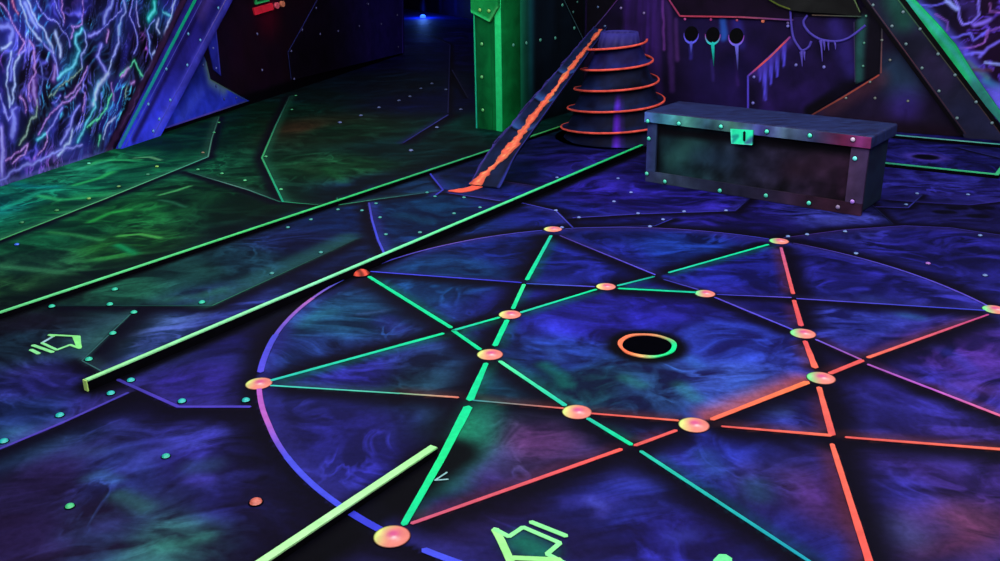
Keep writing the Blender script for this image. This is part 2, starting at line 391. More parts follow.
# broad coloured glows and brush wisps painted on the floor
WISP = [  # points, half width m, colour, alpha
 ([(90,222),(110,213),(128,210)],.03,(50,190,80),.6),([(50,232),(75,235),(100,240)],.03,(60,170,90),.5),([(120,236),(140,234),(160,238)],.02,(90,200,90),.7),([(118,245),(128,250),(135,254)],.03,(20,170,100),.6),
 ([(40,196),(60,200),(85,198)],.04,(60,210,120),.6),([(5,208),(40,192),(60,190)],.04,(40,200,150),.5),([(75,185),(100,178),(112,172)],.035,(60,220,110),.6),([(60,172),(75,170),(110,160)],.04,(60,200,140),.5),([(90,165),(100,160),(140,160)],.03,(70,220,120),.5),([(135,158),(150,157),(160,160)],.02,(150,220,150),.6),
 ([(160,195),(175,191),(190,186)],.02,(90,190,110),.7),([(160,200),(172,202),(185,207)],.02,(50,130,90),.5),([(0,266),(20,268),(60,272)],.04,(60,140,90),.5),([(0,180),(30,187),(55,187)],.06,(10,150,160),.4),
 ([(310,158),(318,160)],.05,(60,110,80),.5),([(325,168),(335,175),(345,182)],.04,(30,120,60),.6),([(300,165),(315,172)],.05,(60,110,70),.4),
 ([(160,325),(190,318),(220,308)],.03,(110,140,225),.6),([(130,335),(150,330),(180,328)],.03,(90,110,210),.5),([(170,300),(200,296),(220,290)],.04,(60,180,110),.5),
 ([(20,372),(40,370),(60,374)],.04,(80,75,190),.5),([(60,455),(80,450),(110,437)],.02,(60,60,150),.4),([(125,470),(150,455),(175,445),(195,443)],.035,(80,90,220),.7),([(170,438),(200,430),(225,432)],.03,(70,80,200),.5),([(80,452),(100,452)],.03,(70,100,170),.6),([(90,478),(100,474),(115,480)],.025,(70,140,180),.6),([(120,495),(135,502),(145,508)],.03,(60,150,120),.7),([(165,545),(185,543),(205,537)],.03,(60,160,130),.8),([(195,478),(205,480)],.03,(90,80,230),.8),([(195,467),(210,465)],.04,(60,110,150),.6),([(100,527),(110,525)],.03,(70,80,170),.7),([(50,548),(60,545)],.03,(70,60,140),.6),
 ([(300,325),(310,318),(330,312)],.04,(40,120,130),.6),([(360,314),(385,311)],.015,(80,120,180),.7),([(385,320),(400,330)],.05,(60,60,190),.6),([(290,345),(320,338)],.05,(40,60,150),.6),
 ([(400,295),(430,300)],.05,(30,100,150),.5),([(440,262),(480,262)],.04,(30,80,140),.5),
 ([(545,365),(560,375),(565,385)],.03,(20,150,110),.8),([(550,350),(558,360)],.03,(60,110,220),.7),([(625,378),(640,385)],.03,(40,150,110),.7),([(680,385),(695,398)],.03,(40,150,100),.6),([(690,358),(698,365)],.03,(60,140,210),.7),([(700,330),(690,345),(700,360)],.05,(60,90,230),.6),([(540,330),(580,320),(620,305)],.06,(50,55,200),.45),([(660,310),(680,318)],.04,(60,60,220),.6),
 ([(655,450),(670,455),(680,465)],.05,(70,80,230),.6),([(705,455),(715,470)],.04,(60,110,200),.7),([(590,500),(600,505)],.02,(90,100,220),.8),([(570,502),(590,500),(615,500)],.03,(70,70,210),.6),([(600,515),(605,510)],.02,(80,80,220),.7),([(675,537),(690,535)],.03,(70,80,220),.7),([(620,478),(640,480)],.04,(60,70,200),.6),
 ([(455,425),(450,445),(462,460)],.04,(40,150,110),.6),([(470,428),(475,450)],.05,(50,150,120),.45),([(510,445),(530,465),(500,475)],.08,(120,70,140),.3),([(500,455),(470,480)],.05,(100,80,190),.5),
 ([(755,485),(758,495)],.04,(50,120,150),.6),([(800,480),(830,520)],.06,(130,70,130),.45),([(900,540),(920,520),(960,515)],.07,(130,75,110),.55),([(930,525),(890,540)],.05,(70,70,190),.5),([(860,430),(900,445),(960,465)],.05,(70,70,200),.5),([(890,525),(900,535)],.06,(50,120,150),.4),([(960,385),(985,390)],.05,(120,60,120),.5),
 ([(930,345),(955,355),(970,368)],.03,(60,70,210),.6),([(870,300),(905,315)],.05,(70,100,200),.5),([(905,315),(920,318)],.03,(40,130,150),.5),([(770,405),(780,410)],.04,(90,140,220),.6),([(745,385),(755,395)],.05,(60,110,210),.5),
 ([(610,180),(640,176),(680,186)],.05,(65,55,200),.5),([(540,180),(580,170)],.05,(50,50,170),.5),([(830,222),(850,217),(870,218)],.06,(90,100,200),.5),([(880,190),(930,193),(1000,200)],.05,(65,60,180),.5),([(860,255),(900,262)],.05,(50,50,160),.5),([(660,252),(690,256)],.05,(30,70,190),.5),([(380,250),(410,245)],.04,(30,110,120),.5),([(400,215),(430,222)],.05,(20,90,110),.5),([(130,300),(60,300)],.03,(30,110,70),.4),
]
for px, w, c, a in WISP:
    both('stroke', px, w*.8, c, a*.55, .95)
    if px[0][0] < 200 and px[0][1] < 275: both('stroke', px, w*.45, np.clip(np.array(c)*1.1, 0, 255), a*.9, .9)
# plates painted on the floor: dark bands outside each lit edge
SEAM = [  # points, which side is dark, band width, line width, colours
 ([(-40,254),(0,240),(105,199),(208,157)],'R',.06,.018,[(90,210,120),(120,230,150),(90,200,170)]),([(208,157),(212,138),(219,117)],'R',.05,.016,[(110,180,150),(60,120,90)]),
 ([(188,172),(248,190),(280,202)],'R',.07,.018,[(30,90,70),(110,170,150),(40,110,90)]),([(283,202),(262,158),(276,125),(290,96)],'L',.06,.02,[(30,190,140),(80,210,130),(60,150,120),(30,60,60)]),([(284,202),(318,205)],'R',.05,.014,[(60,190,130),(40,120,90)]),
 ([(403,143),(448,115)],'R',.1,.02,[(40,40,120),(75,75,190)]),([(448,113),(450,45),(436,38),(413,31)],'R',.05,.02,[(30,30,95),(35,35,100),(40,40,110),(20,20,60)]),([(452,70),(468,98)],'R',.05,.018,[(50,50,110),(25,25,60)]),
 ([(339,205),(380,199),(440,191)],'R',.05,.016,[(60,160,110),(60,130,120),(40,70,100)]),([(337,198),(339,205)],'R',.03,.012,[(40,120,100)]),([(427,170),(443,190)],'R',.03,.018,[BLU,(60,60,200)]),([(436,195),(443,190)],'R',.03,.018,[(70,70,210)]),
 ([(369,203),(372,220),(378,240),(384,253)],'R',.07,.018,[(75,70,190),(85,85,235),(70,80,240),(90,90,240)]),([(448,193),(500,201)],'R',.04,.012,[(60,50,150),(80,80,200)]),
 ([(60,306),(212,306)],'R',.07,.008,[(14,50,50),(40,110,90)]),([(212,306),(355,240)],'R',.08,.008,[(60,140,110),(30,60,60)]),([(133,312),(82,361)],'L',.12,.008,[(60,120,110),(60,110,110)]),([(82,361),(101,371)],'R',.07,.008,[(70,120,120)]),
 ([(118,380),(178,407),(250,407)],'R',.12,.022,[(70,60,170),(95,75,220),(90,75,215)]),([(-30,462),(0,449),(60,424),(128,393)],'R',.1,.018,[(90,75,200),(100,80,215),(80,70,190)]),
 ([(517,202),(556,211),(573,228)],'L',.07,.014,[(60,55,170),(90,90,220),(60,60,170)]),([(573,218),(640,214),(735,211),(750,198)],'R',.07,.014,[(70,65,190),(70,65,190),(60,55,170),(20,20,70)]),([(575,228),(655,226),(672,219)],'R',.05,.01,[(40,40,130),(60,60,180)]),
 ([(784,238),(845,230),(905,226),(950,228),(1005,236)],'L',.07,.014,[(60,40,110),(70,50,140),(60,50,150),(50,45,130)]),([(876,207),(908,208),(922,195)],'R',.04,.012,[(60,50,150),(60,60,170),(30,30,90)]),
 ([(500,181),(540,187)],'L',.04,.01,[(70,45,110),(50,40,100)]),([(842,212),(870,203),(893,224)],'L',.05,.008,[(14,14,40),(26,30,80),(20,22,60)]),
 ([(889,200),(930,203),(970,205),(1005,201)],'R',.05,.008,[(50,45,140),(70,60,180)]),([(960,148),(1000,158)],'R',.04,.008,[(60,60,170),(50,50,130)]),
]
for px, sd, bw, lw, cs in SEAM:
    both('edge', px, sd, bw*1.35, DRK, .94)
    both('edge', px, 'L' if sd == 'R' else 'R', .07, np.mean(np.array(cs, float).reshape(-1, 3), 0)*.75, .45)
both('side', [(212,304),(355,238)], 'L', .05, (50,140,110), .35)
# star bands
STAR = [  # name, colours, dark side, label, [segments (px..., width0, width1)]
 ('green star line from the left orange stud to beyond the bottom edge','R',[((369,277),(451,328),.024,.024,[GRN2,GRN2]),((453,331),(480,350),.022,.022,[GRN2,GRN2]),((500,362),(565,406),.02,.022,[GRN,TEAL]),((588,419),(631,445),.02,.022,[TEAL,GRN2]),((641,452),(812,564),.018,.014,[TEAL,(30,160,180)])]),
 ('green star line that widens towards the nearest stud','R',[((551,236),(527,280),.020,.026,[TEAL,GRN2]),((524,285),(513,309),.024,.022,[(60,230,150),GRN2]),((507,321),(495,346),.026,.028,[GRN2,GRN2]),((486,364),(470,400),.024,.034,[GRN2,GRN2]),((468,408),(440,462),.040,.030,[GRN2,(30,235,140)]),((440,462),(404,525),.032,.024,[(30,235,140),GRN2])]),
 ('orange star line down the right of the star','L',[((781,248),(793,294),.018,.022,[(200,90,140),RED]),((794,301),(801,326),.022,.026,[RED,(220,80,90)]),((805,342),(815,368),.022,.030,[(230,85,90),ORG]),((819,388),(832,435),.022,.028,[ORG,RED]),((832,445),(871,568),.020,.026,[ORG,(250,95,85)])]),
 ('red orange star line crossing low to the nearest stud','L',[((988,315),(868,358),.012,.022,[(190,70,130),ORG]),((862,361),(830,374),.026,.024,[RED,RED]),((807,383),(712,420),.030,.024,[(255,125,80),ORG]),((676,431),(635,446),.018,.018,[RED,RED]),((621,450),(412,524),.020,.016,[(255,95,85),(210,90,120)])]),
 ('thin violet star line running across the back','L',[((988,311),(797,299),.012,.012,[(60,70,200),(90,80,210)]),((791,298),(717,295),.010,.010,[(110,90,220),(60,60,180)]),((697,293),(619,289),.022,.020,[(30,190,150),GRN2]),((594,287),(527,284),.012,.012,[VIO,(60,90,190)]),((521,283),(371,272),.014,.012,[(60,60,200),BLU])]),
 ('teal star line from the left stud to the back right stud','L',[((271,381),(443,334),.020,.024,[(50,200,180),GRN2]),((453,331),(499,318),.020,.020,[TEAL,GRN2]),((521,313),(596,290),.020,.018,[TEAL,GRN2]),((618,286),(654,277),.018,.018,[TEAL,(20,150,130)]),((669,273),(768,245),.018,.020,[TEAL,(20,220,150)])]),
 ('fine star line fading from teal to orange along the front','R',[((271,386),(400,394),.012,.010,[(70,210,190),(90,190,160)]),((400,394),(458,398),.010,.014,[(120,180,140),(240,130,110)]),((473,401),(563,409),.010,.012,[(60,150,150),(230,100,90)]),((592,414),(678,421),.012,.014,[RED,ORG]),((722,427),(830,436),.012,.022,[RED,ORG]),((846,438),(1012,451),.014,.020,[RED,ORG])]),
 ('thin violet star line turning pink at the right edge','R',[((560,236),(655,275),.010,.012,[(80,60,150),VIO]),((664,280),(698,290),.010,.010,[(60,60,160),(80,70,190)]),((715,298),(792,330),.012,.012,[(90,75,200),VIO]),((816,340),(861,360),.012,.012,[(110,90,210),(170,90,170)]),((868,365),(930,389),.014,.016,[(170,90,180),PNK]),((930,389),(1012,421),.016,.02,[PNK,(240,110,140)])]),
]
for lab, sd, segs in STAR:
    for a, b, w0, w1, cs in segs:
        both('edge', [a, b], sd, .080+(w0+w1)*.9, DRK, .97)
        both('edge', [a, b], 'R' if sd == 'L' else 'L', .06, np.array(cs[-1], float)*.42, .5)
        both('stroke', [a], .022, DRK, .6, .9); both('stroke', [b], .022, DRK, .6, .9)
both('edge', circ(1, -1.5, 6, 120), 'L', .13, DRK, .95, raw=True)
both('edge', circ(1, -1.5, 6, 120), 'R', .08, (55,52,160), .45, raw=True)
both('edge', [(808,381),(712,418)], 'R', .10, (225,95,85), .5)     # orange bloom beside the broad stroke
both('side', [(468,408),(430,480)], 'L', .05, (30,150,110), .5, .9)
both('stroke', [(647,346)], .125, (5,4,10), 1, .18)
both('stroke', [(926,157)], .11, (95,75,215), .75, .5); both('stroke', [(926,157)], .07, (8,6,20), 1, .3)
for p in [(945,212),(957,208),(978,216),(983,208)]: both('stroke', [(p[0]-5,p[1]),(p[0]+5,p[1])], .03, (6,4,16), .9, .4)
both('stroke', [(364,508),(374,520)], .035, (72,72,220), .8, .9); both('stroke', [(522,542),(540,552)], .035, (25,110,90), .9, .9)
both('stroke', [(423,13),(423,23)], .20, (40,90,255), .95, .95)  # glow of the blue lamp, painted into the floor colour here and below
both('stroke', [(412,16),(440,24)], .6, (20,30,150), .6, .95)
# shadow bands along the rails, painted into the floor colour
for a, b, s_, w in (((86,382),(643,146),'R',.075),((0,313),(480,153),'R',.06),((262,563),(435,447),'R',.10),((889,163),(997,175),'R',.04)):
    both('side', [a, b], s_, w*.7, (5,4,10), .95, .5)
both('side', [(-20,318),(480,150)], 'L', .07, (4,10,10), .55, .9)

fx = np.concatenate([np.arange(-7.5, -3.3, .25), np.arange(-3.3, 2.9, .0125), np.arange(2.9, 5.2, .25)])
fy = np.concatenate([np.arange(-4.2, -1.25, .2), np.arange(-1.25, 4.3, .0125), np.arange(4.3, 8, .05), np.arange(8, 17, .07)])
GX, GY = np.meshgrid(fx, fy); Q = np.stack([GX.ravel(), GY.ravel()], 1)
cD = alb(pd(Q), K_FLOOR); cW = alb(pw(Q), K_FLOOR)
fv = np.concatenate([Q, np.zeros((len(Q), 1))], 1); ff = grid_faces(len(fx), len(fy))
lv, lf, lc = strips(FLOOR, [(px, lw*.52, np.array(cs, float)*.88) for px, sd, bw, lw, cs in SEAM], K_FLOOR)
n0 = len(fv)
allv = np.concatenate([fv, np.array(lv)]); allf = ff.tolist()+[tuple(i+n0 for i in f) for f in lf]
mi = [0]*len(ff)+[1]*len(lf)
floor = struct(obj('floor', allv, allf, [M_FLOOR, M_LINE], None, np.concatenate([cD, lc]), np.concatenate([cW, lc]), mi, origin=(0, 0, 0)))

TL = (50, 205, 175); GV = (95, 110, 160); GR = (80, 190, 120); PV = (120, 110, 190)
rivets(FLOOR, [(22,223,(60,150,90)),(57,211,(80,160,90)),(89,199,(140,200,90)),(119,187,(120,170,90)),(148,175,(70,150,110)),(157,167,(160,220,90)),(203,153,(150,120,90)),(89,164,(120,255,200)),(219,123),(214,133),(198,170),(222,174),(245,181),(266,157),(281,190),(296,96),(292,110),
  (17,245,(60,120,255))], GR, .010, floor, K_FLOOR)
rivets(FLOOR, [(340,123),(361,116),(379,108),(399,101),(410,97),(421,89),(432,84),(446,90),(437,128),(411,151),(461,110)], GV, .014, floor, K_FLOOR)
rivets(FLOOR, [(260,228),(288,228),(311,220),(338,210),(362,211),(376,204),(380,218),(386,235),(321,253),(272,274),(427,193),(435,197),(464,198),(480,208),(420,233),(454,214)], (50,150,140), .009, floor, K_FLOOR)
rivets(FLOOR, [(52,307),(110,305),(115,290),(202,303),(134,313),(113,334),(89,360)], (40,215,170), .011, floor, K_FLOOR)
rivets(FLOOR, [(131,381),(182,402),(246,401),(111,394),(60,416),(4,442)], (35,200,190), .011, floor, K_FLOOR)
rivets(FLOOR, [(166,457,(40,200,170)),(70,507,(70,210,130)),(256,503,(225,110,90),.014)], TL, .010, floor, K_FLOOR)
rivets(FLOOR, [(557,178),(618,179),(614,202),(579,218),(638,214),(684,212),(726,211),(663,220),(650,227),(562,228),(631,193),(556,211)], (110,130,205), .009, floor, K_FLOOR)
rivets(FLOOR, [(917,194),(906,205),(968,195),(980,236),(845,232),(807,235),(788,237),(856,254),(928,264,(170,100,200)),(985,276)], (100,130,190), .009, floor, K_FLOOR)

# ------------------------------------------------------------- octagram painting
star = thing('octagram_painting', 'large eight pointed star in a circle painted across the dark blue floor', 'floor painting', (0, 0, 0))
for lab, sd, segs in STAR:
    out = []
    for a, b, w0, w1, cs in segs:
        pts = dens(uvs(FLOOR, [a, b]), .01); n = len(pts); ws = np.linspace(w0, w1, n)*.64
        ws = ws*(1+.10*(np.array([fbm(np.array([p[0]*22]), np.array([p[1]*22]), 5, 2)[0] for p in pts])-.5)*2)
        v, f, q = ribbon(FLOOR, pts, ws, .0021+.0003*(len(out) % 3))
        t = np.array([np.argmin(np.hypot(*(pts-np.array(x)).T)) for x in q])/(n-1)
        cc = np.array(cs, float); c = np.stack([np.interp(t, np.linspace(0, 1, len(cc)), cc[:, i]) for i in range(3)], 1)
        out.append((v, f, alb(c, K_FLOOR)))
    V, Fc, C = join_parts(out); o = obj('star_line', V, Fc, M_LINE, star, C); o['label'] = lab
out = []
RIMC = [(-1.2,-.95,[(70,80,225)]*2,.020),(-.93,-.55,[(70,75,215)]*2,.02),(-.55,-.12,[(80,85,235),(150,90,200)],.020),(-.12,.0,[(180,100,200)]*2,.018)]
def arcseg(t0, t1, cols, w):
    pts = np.array(circ(RIM, t0, t1, max(6, int(abs(t1-t0)*40)))); v, f, q = ribbon(FLOOR, pts, w, .0018+.0002*(abs(int(t0*50)) % 4))
    t = np.array([np.argmin(np.hypot(*(pts-np.array(x)).T)) for x in q])/(len(pts)-1)
    cc = np.array(cols, float); c = np.stack([np.interp(t, np.linspace(0, 1, len(cc)), cc[:, i]) for i in range(3)], 1)
    return v, f, alb(c, K_FLOOR)
# circle parameter: stud 0 left, 1 back-left, 2 back, 3 back-right, 4 right, -1 nearest
arcs = [(-1.45,-1.07,[(70,80,235),(75,85,235)],.022),(-.96,-.80,[(60,65,215)]*2,.024),(-.80,-.50,[(70,80,230),(80,85,228)],.020),(-.50,-.28,[(80,80,225),(190,100,200)],.018),(-.28,-.06,[(190,100,195),(190,95,200)],.018),
        (.06,.35,[(90,80,225),(80,80,210)],.024),(.35,.7,[(100,85,210),(185,105,190)],.018),(.7,.93,[(150,100,205),(70,90,210)],.014),(1.08,1.94,[(70,70,200),(110,85,180),(60,60,160)],.010),(2.05,2.95,[(60,60,150),(80,60,150),(60,60,170)],.008),(3.06,3.95,[(60,45,120),(90,80,200),(100,80,200)],.009)]
for a in arcs:
    V, Fc, C = arcseg(a[0], a[1], a[2], a[3]*.8); obj('circle_arc', V, Fc, M_LINE, star, C)

# ------------------------------------------------------------- studs
def stud(px, r, label, kind=0):
    c = fl(*px); seg = 28; prof = [(1.14, 0), (1.12, .001), (1.0, .001), (.96, .0022), (.8, .0036), (.55, .0045), (.28, .005), (0.08, .0052)]
    vs, cs, fs = [], [], []
    r *= .90; Y = np.array((235, 255, 140.)); Pk = np.array((225, 85, 150.)); Pe = np.array((245, 140, 125.)); W = np.array((255, 240, 235.)); Gn = np.array((130, 245, 150.))
    for j, (a, h) in enumerate(prof):
        for i in range(seg):
            t = 2*math.pi*i/seg; x, y = a*math.cos(t), a*math.sin(t)
            vs.append((c[0]+r*x, c[1]+r*y, .001+h*r/.04*(4.5 if kind == 2 else 1)))
            if j < 2: cc = np.array((30, 8, 14.))
            else:
                s = np.clip(.18-x*.85+y*.25, 0, 1); cc = Pe*(1-s**1.3)+(Y if kind != 1 else Gn)*s**1.3
                m = math.exp(-((x-.05)**2+(y-.12)**2)/.16); cc = cc*(1-m*.95)+Pk*m*.95
                m = math.exp(-((x-.2)**2/.06+(y+.28)**2/.03)); cc = cc*(1-m*.9)+W*m*.9
                if kind == 2: cc = np.array((250, 90, 70.))*(.8+.3*math.sin(5*x+3*y))
            cs.append(cc)
    for j in range(len(prof)-1):
        for i in range(seg): fs.append((j*seg+i, j*seg+(i+1) % seg, (j+1)*seg+(i+1) % seg, (j+1)*seg+i))
    fs.append(tuple((len(prof)-1)*seg+i for i in range(seg)))
    base = len(vs); 
    fs.append(tuple(range(seg-1, -1, -1)))
    o = obj('floor_stud', vs, fs, M_LINE, None, alb(np.array(cs), K_FLOOR), smooth=True, origin=(c[0], c[1], 0))
    tag(o, label, 'stud')
stud((392,537), .0395, 'large peach and yellow stud at the star point nearest the camera')
stud((259,384), .0385, 'yellow and peach stud at the leftmost point of the star')
stud((361,274.5), .034, 'small rough orange stud touching the long middle green kerb', 2)
stud((553,229.5), .040, 'pale pink stud at the back left point of the star, on the circle')
stud((779,241.5), .040, 'orange stud on the circle just in front of the wooden chest', 1)
stud((995,310), .040, 'half seen green and pink stud at the right edge of the photo', 1)
stud((490,355), .040, 'peach stud farthest left of the eight around the cup')
stud((510,315), .038, 'pink stud on the inner ring just behind its leftmost one')
stud((606,287), .036, 'pink stud on the inner ring behind and left of the cup, at the back')
stud((705,294), .036, 'green tinged pink stud on the inner ring behind and right of the cup', 1)
stud((803,334), .040, 'green and peach stud right of the cup, farther of two on the orange line', 1)
stud((821,378.5), .040, 'green and pink stud where the two orange lines meet', 1)
stud((694,425.5), .040, 'peach stud on the inner ring at the left end of the broad orange stroke')
stud((577,412.5), .040, 'peach stud with pink middle, in front and left of the cup')

# ------------------------------------------------------------- cup
cup = thing('golf_cup', 'golf cup with orange and green painted ring in the middle of the star', 'golf hole', fl(647, 346))
cc = fl(647, 346); seg = 72; vs, cs, fs = [], [], []
for a, h in ((.090, 0), (.090, .003), (.086, .004), (.079, .004), (.076, .003), (.076, 0)):
    for i in range(seg):
        t = 2*math.pi*i/seg; d = math.degrees(t) % 360; w = 1+.025*math.sin(3*t+1)+.012*math.sin(7*t)
        rr = a*w if a > .083 else a*(1+.02*math.sin(4*t)); vs.append((cc[0]+rr*math.cos(t), cc[1]+rr*math.sin(t), .001+h))
        cs.append([np.interp(d, [0, 40, 75, 130, 220, 250, 285, 330, 360], [x[k] for x in ((40,225,140),(190,170,110),(235,140,100),(255,130,90),(255,120,80),(250,190,120),(60,235,140),(20,230,140),(40,225,140))]) for k in range(3)])
for j in range(5):
    for i in range(seg): fs.append((j*seg+i, j*seg+(i+1) % seg, (j+1)*seg+(i+1) % seg, (j+1)*seg+i))
obj('ring', vs, fs, M_LINE, cup, alb(np.array(cs), K_FLOOR))
vs = [(cc[0]+.0745*math.cos(2*math.pi*i/seg), cc[1]+.0745*math.sin(2*math.pi*i/seg), z) for z in (.0008, .002) for i in range(seg)]
obj('hole', vs, [tuple(range(seg, 2*seg)), tuple(range(seg-1, -1, -1))]+[(i, (i+1) % seg, seg+(i+1) % seg, seg+i) for i in range(seg)], m_flat((4, 3, 8), rough=.9, spec=.0), cup)

# ------------------------------------------------------------- rails (low kerbs)
def rail(px, w, hgt, cols, label, ret=None, cap=None):
    """low black board with a fluorescent painted top; px is the polyline of the top"""
    pts = np.array([fl(x, y, hgt)[:2] for x, y in px])
    t = thing('lane_kerb', label, 'kerb', (*pts[0], 0))
    L, R = [], []
    for i in range(len(pts)):
        if 0 < i < len(pts)-1:
            a = pts[i]-pts[i-1]; b = pts[i+1]-pts[i]; a /= np.linalg.norm(a); b /= np.linalg.norm(b); m = a+b; m /= np.linalg.norm(m)
            n = np.array([-m[1], m[0]])/max(.4, float(m@a))
        else:
            a = pts[min(i+1, len(pts)-1)]-pts[max(i-1, 0)]; a /= np.linalg.norm(a); n = np.array([-a[1], a[0]])
        L.append(pts[i]+n*w/2); R.append(pts[i]-n*w/2)
    def prism(Ls, Rs, z0, z1):
        n = len(Ls); vs = [(*p, z0) for p in Ls]+[(*p, z0) for p in Rs]+[(*p, z1) for p in Ls]+[(*p, z1) for p in Rs]; fs = []
        for i in range(n-1):
            fs += [(i, i+1, n+i+1, n+i), (2*n+i, 3*n+i, 3*n+i+1, 2*n+i+1), (i, 2*n+i, 2*n+i+1, i+1), (n+i, n+i+1, 3*n+i+1, 3*n+i)]
        fs += [(0, n, 3*n, 2*n), (n-1, 3*n-1, 4*n-1, 2*n-1)]
        return vs, fs
    v, f = prism(L, R, 0.0, hgt-.004); obj('board', v, f, M_BLACK, t)
    nn = 1
    if len(pts) == 2:
        k = 60; L = [L[0]+(L[1]-L[0])*i/k for i in range(k+1)]; R = [R[0]+(R[1]-R[0])*i/k for i in range(k+1)]
        L = [l+(random.random()-.5)*w*.10*np.array([.5, .5]) for l in L]
    v, f = prism(L, R, hgt-.004, hgt); n = len(L); s = np.tile(np.linspace(0, 1, n), 4); cols = np.array(cols, float).reshape(-1, 3)
    c = np.stack([np.interp(s, np.linspace(0, 1, len(cols)), cols[:, i]) for i in range(3)], 1)
    obj('painted_top', v, f, M_LINE, t, alb(c, K_FLOOR))
    if cap is not None:
        d = pts[0]-pts[1]; d /= np.linalg.norm(d); n2 = np.array([-d[1], d[0]])
        c0 = pts[0]+d*.002; a = c0+n2*w/2; b = c0-n2*w/2; c1 = a+d*.004; e = b+d*.004
        v = [(*p, z) for z in (0.001, hgt) for p in (a, b, e, c1)]
        obj('painted_end', v, [(0, 1, 2, 3), (4, 5, 6, 7), (0, 1, 5, 4), (1, 2, 6, 5), (2, 3, 7, 6), (3, 0, 4, 7)], m_flat(cap), t)
    return t
rail([(-130,354.8),(576,121)], .014, .022, [(130,245,150),(120,255,160),(90,235,130),(60,215,120),(60,190,120),(70,200,120),(90,190,90)], 'long green topped kerb that runs under the chute, nearest the left wall')
rail([(86,379.5),(642,144.5)], .016, .034, [(170,255,170),(150,255,190),(110,250,165),(60,235,145),(40,225,130)], 'long green topped kerb ending at an open end by the small arrow', cap=(205,250,130))
rail([(215,592),(434,446)], .021, .020, [(190,255,170),(190,255,175),(175,250,160)], 'short thick pale green kerb at the bottom, lying across the circle')
rail([(1040,147.5),(882,133.5)], .014, .022, [(60,190,170),(120,210,190),(90,180,180)], 'thin teal kerb along the foot of the back wall behind the chest')
rail([(1011,155),(997,174),(880,162)], .020, .022, [(20,190,110),(50,215,130),(90,200,140),(60,170,130)], 'green kerb that turns a corner right of the chest')

# ------------------------------------------------------------- floor arrows and marks
def marks(name, label, cat, specs, k=K_FLOOR):
    c = np.mean([fl(*p) for s in specs for p in s[0]], 0); c[2] = 0
    out = []
    for px, w, col in specs:
        for i in range(len(px)-1):
            pts = dens(uvs(FLOOR, px[i:i+2]), .01); v, f, q = ribbon(FLOOR, pts, w*.72 if w < .03 else w, (.0024 if w < .03 else .0018)+.00012*len(out)); out.append((v, f, alb(np.tile(np.array(col, float), (len(q), 1)), k)))
    V, Fc, C = join_parts(out); o = obj(name, V, Fc, M_LINE, None, C, origin=c); return tag(o, label, cat)
AG = (150, 250, 160)
marks('painted_arrow', 'small pale green outline arrow pointing right, painted on the floor at the left', 'arrow', [
  ([(42,343.5),(54,336.5)], .013, (170,215,220)),([(42,343.5),(57,350.5),(70,345.5)], .014, AG),([(54,337),(49,335.5),(79,337),(80,349),(70,345.5)], .014, (150,250,150)),([(75,337),(79.5,348)], .022, (150,255,140)),([(33,346),(53,353)], .018, AG),([(31,350.5),(39,354.5)], .018, AG)])
marks('painted_arrow', 'large green outline arrow cut by the bottom edge, painted inside the star', 'arrow', [
  ([(495,530),(501,541),(511,563)], .024, (170,255,150)),([(495,530),(509,537.5),(523,528),(560,544)], .016, AG),([(560,544),(547,555),(568,566)], .016, AG),([(531,523),(566,537)], .018, AG),([(513,559),(560,561)], .02, (170,255,150))])
marks('painted_arrow', 'tip of a mint green painted arrow at the bottom edge of the photo', 'arrow', [([(717,563),(723,557),(729,561)], .026, (120,245,160))])
marks('painted_tick', 'tiny pale open V mark painted beside the wide green star line', 'floor mark', [([(447,473),(435,481),(448,480)], .006, (150,200,200))])
#======================================================================= WALLS
def wall(name, pl, paint, us, vs, mat=M_WALLP):
    A, B = np.meshgrid(us, vs); q = np.stack([A.ravel(), B.ravel()], 1)
    v = pl['O']+q[:, :1]*pl['U']+q[:, 1:]*pl['V']; f = grid_faces(len(us), len(vs)).tolist(); n = len(v)
    back = v-pl['N']*.08; nx, ny = len(us), len(vs)
    c4 = [0, nx-1, nx*ny-1, nx*(ny-1)]
    V = np.concatenate([v, back[c4]]); C = alb(paint(q), paint.k); C = np.concatenate([C, C[c4]])
    f += [(n+3, n+2, n+1, n)]
    return struct(obj(name, V, f, mat, None, C, origin=pl['O']))
KW = K_WALL
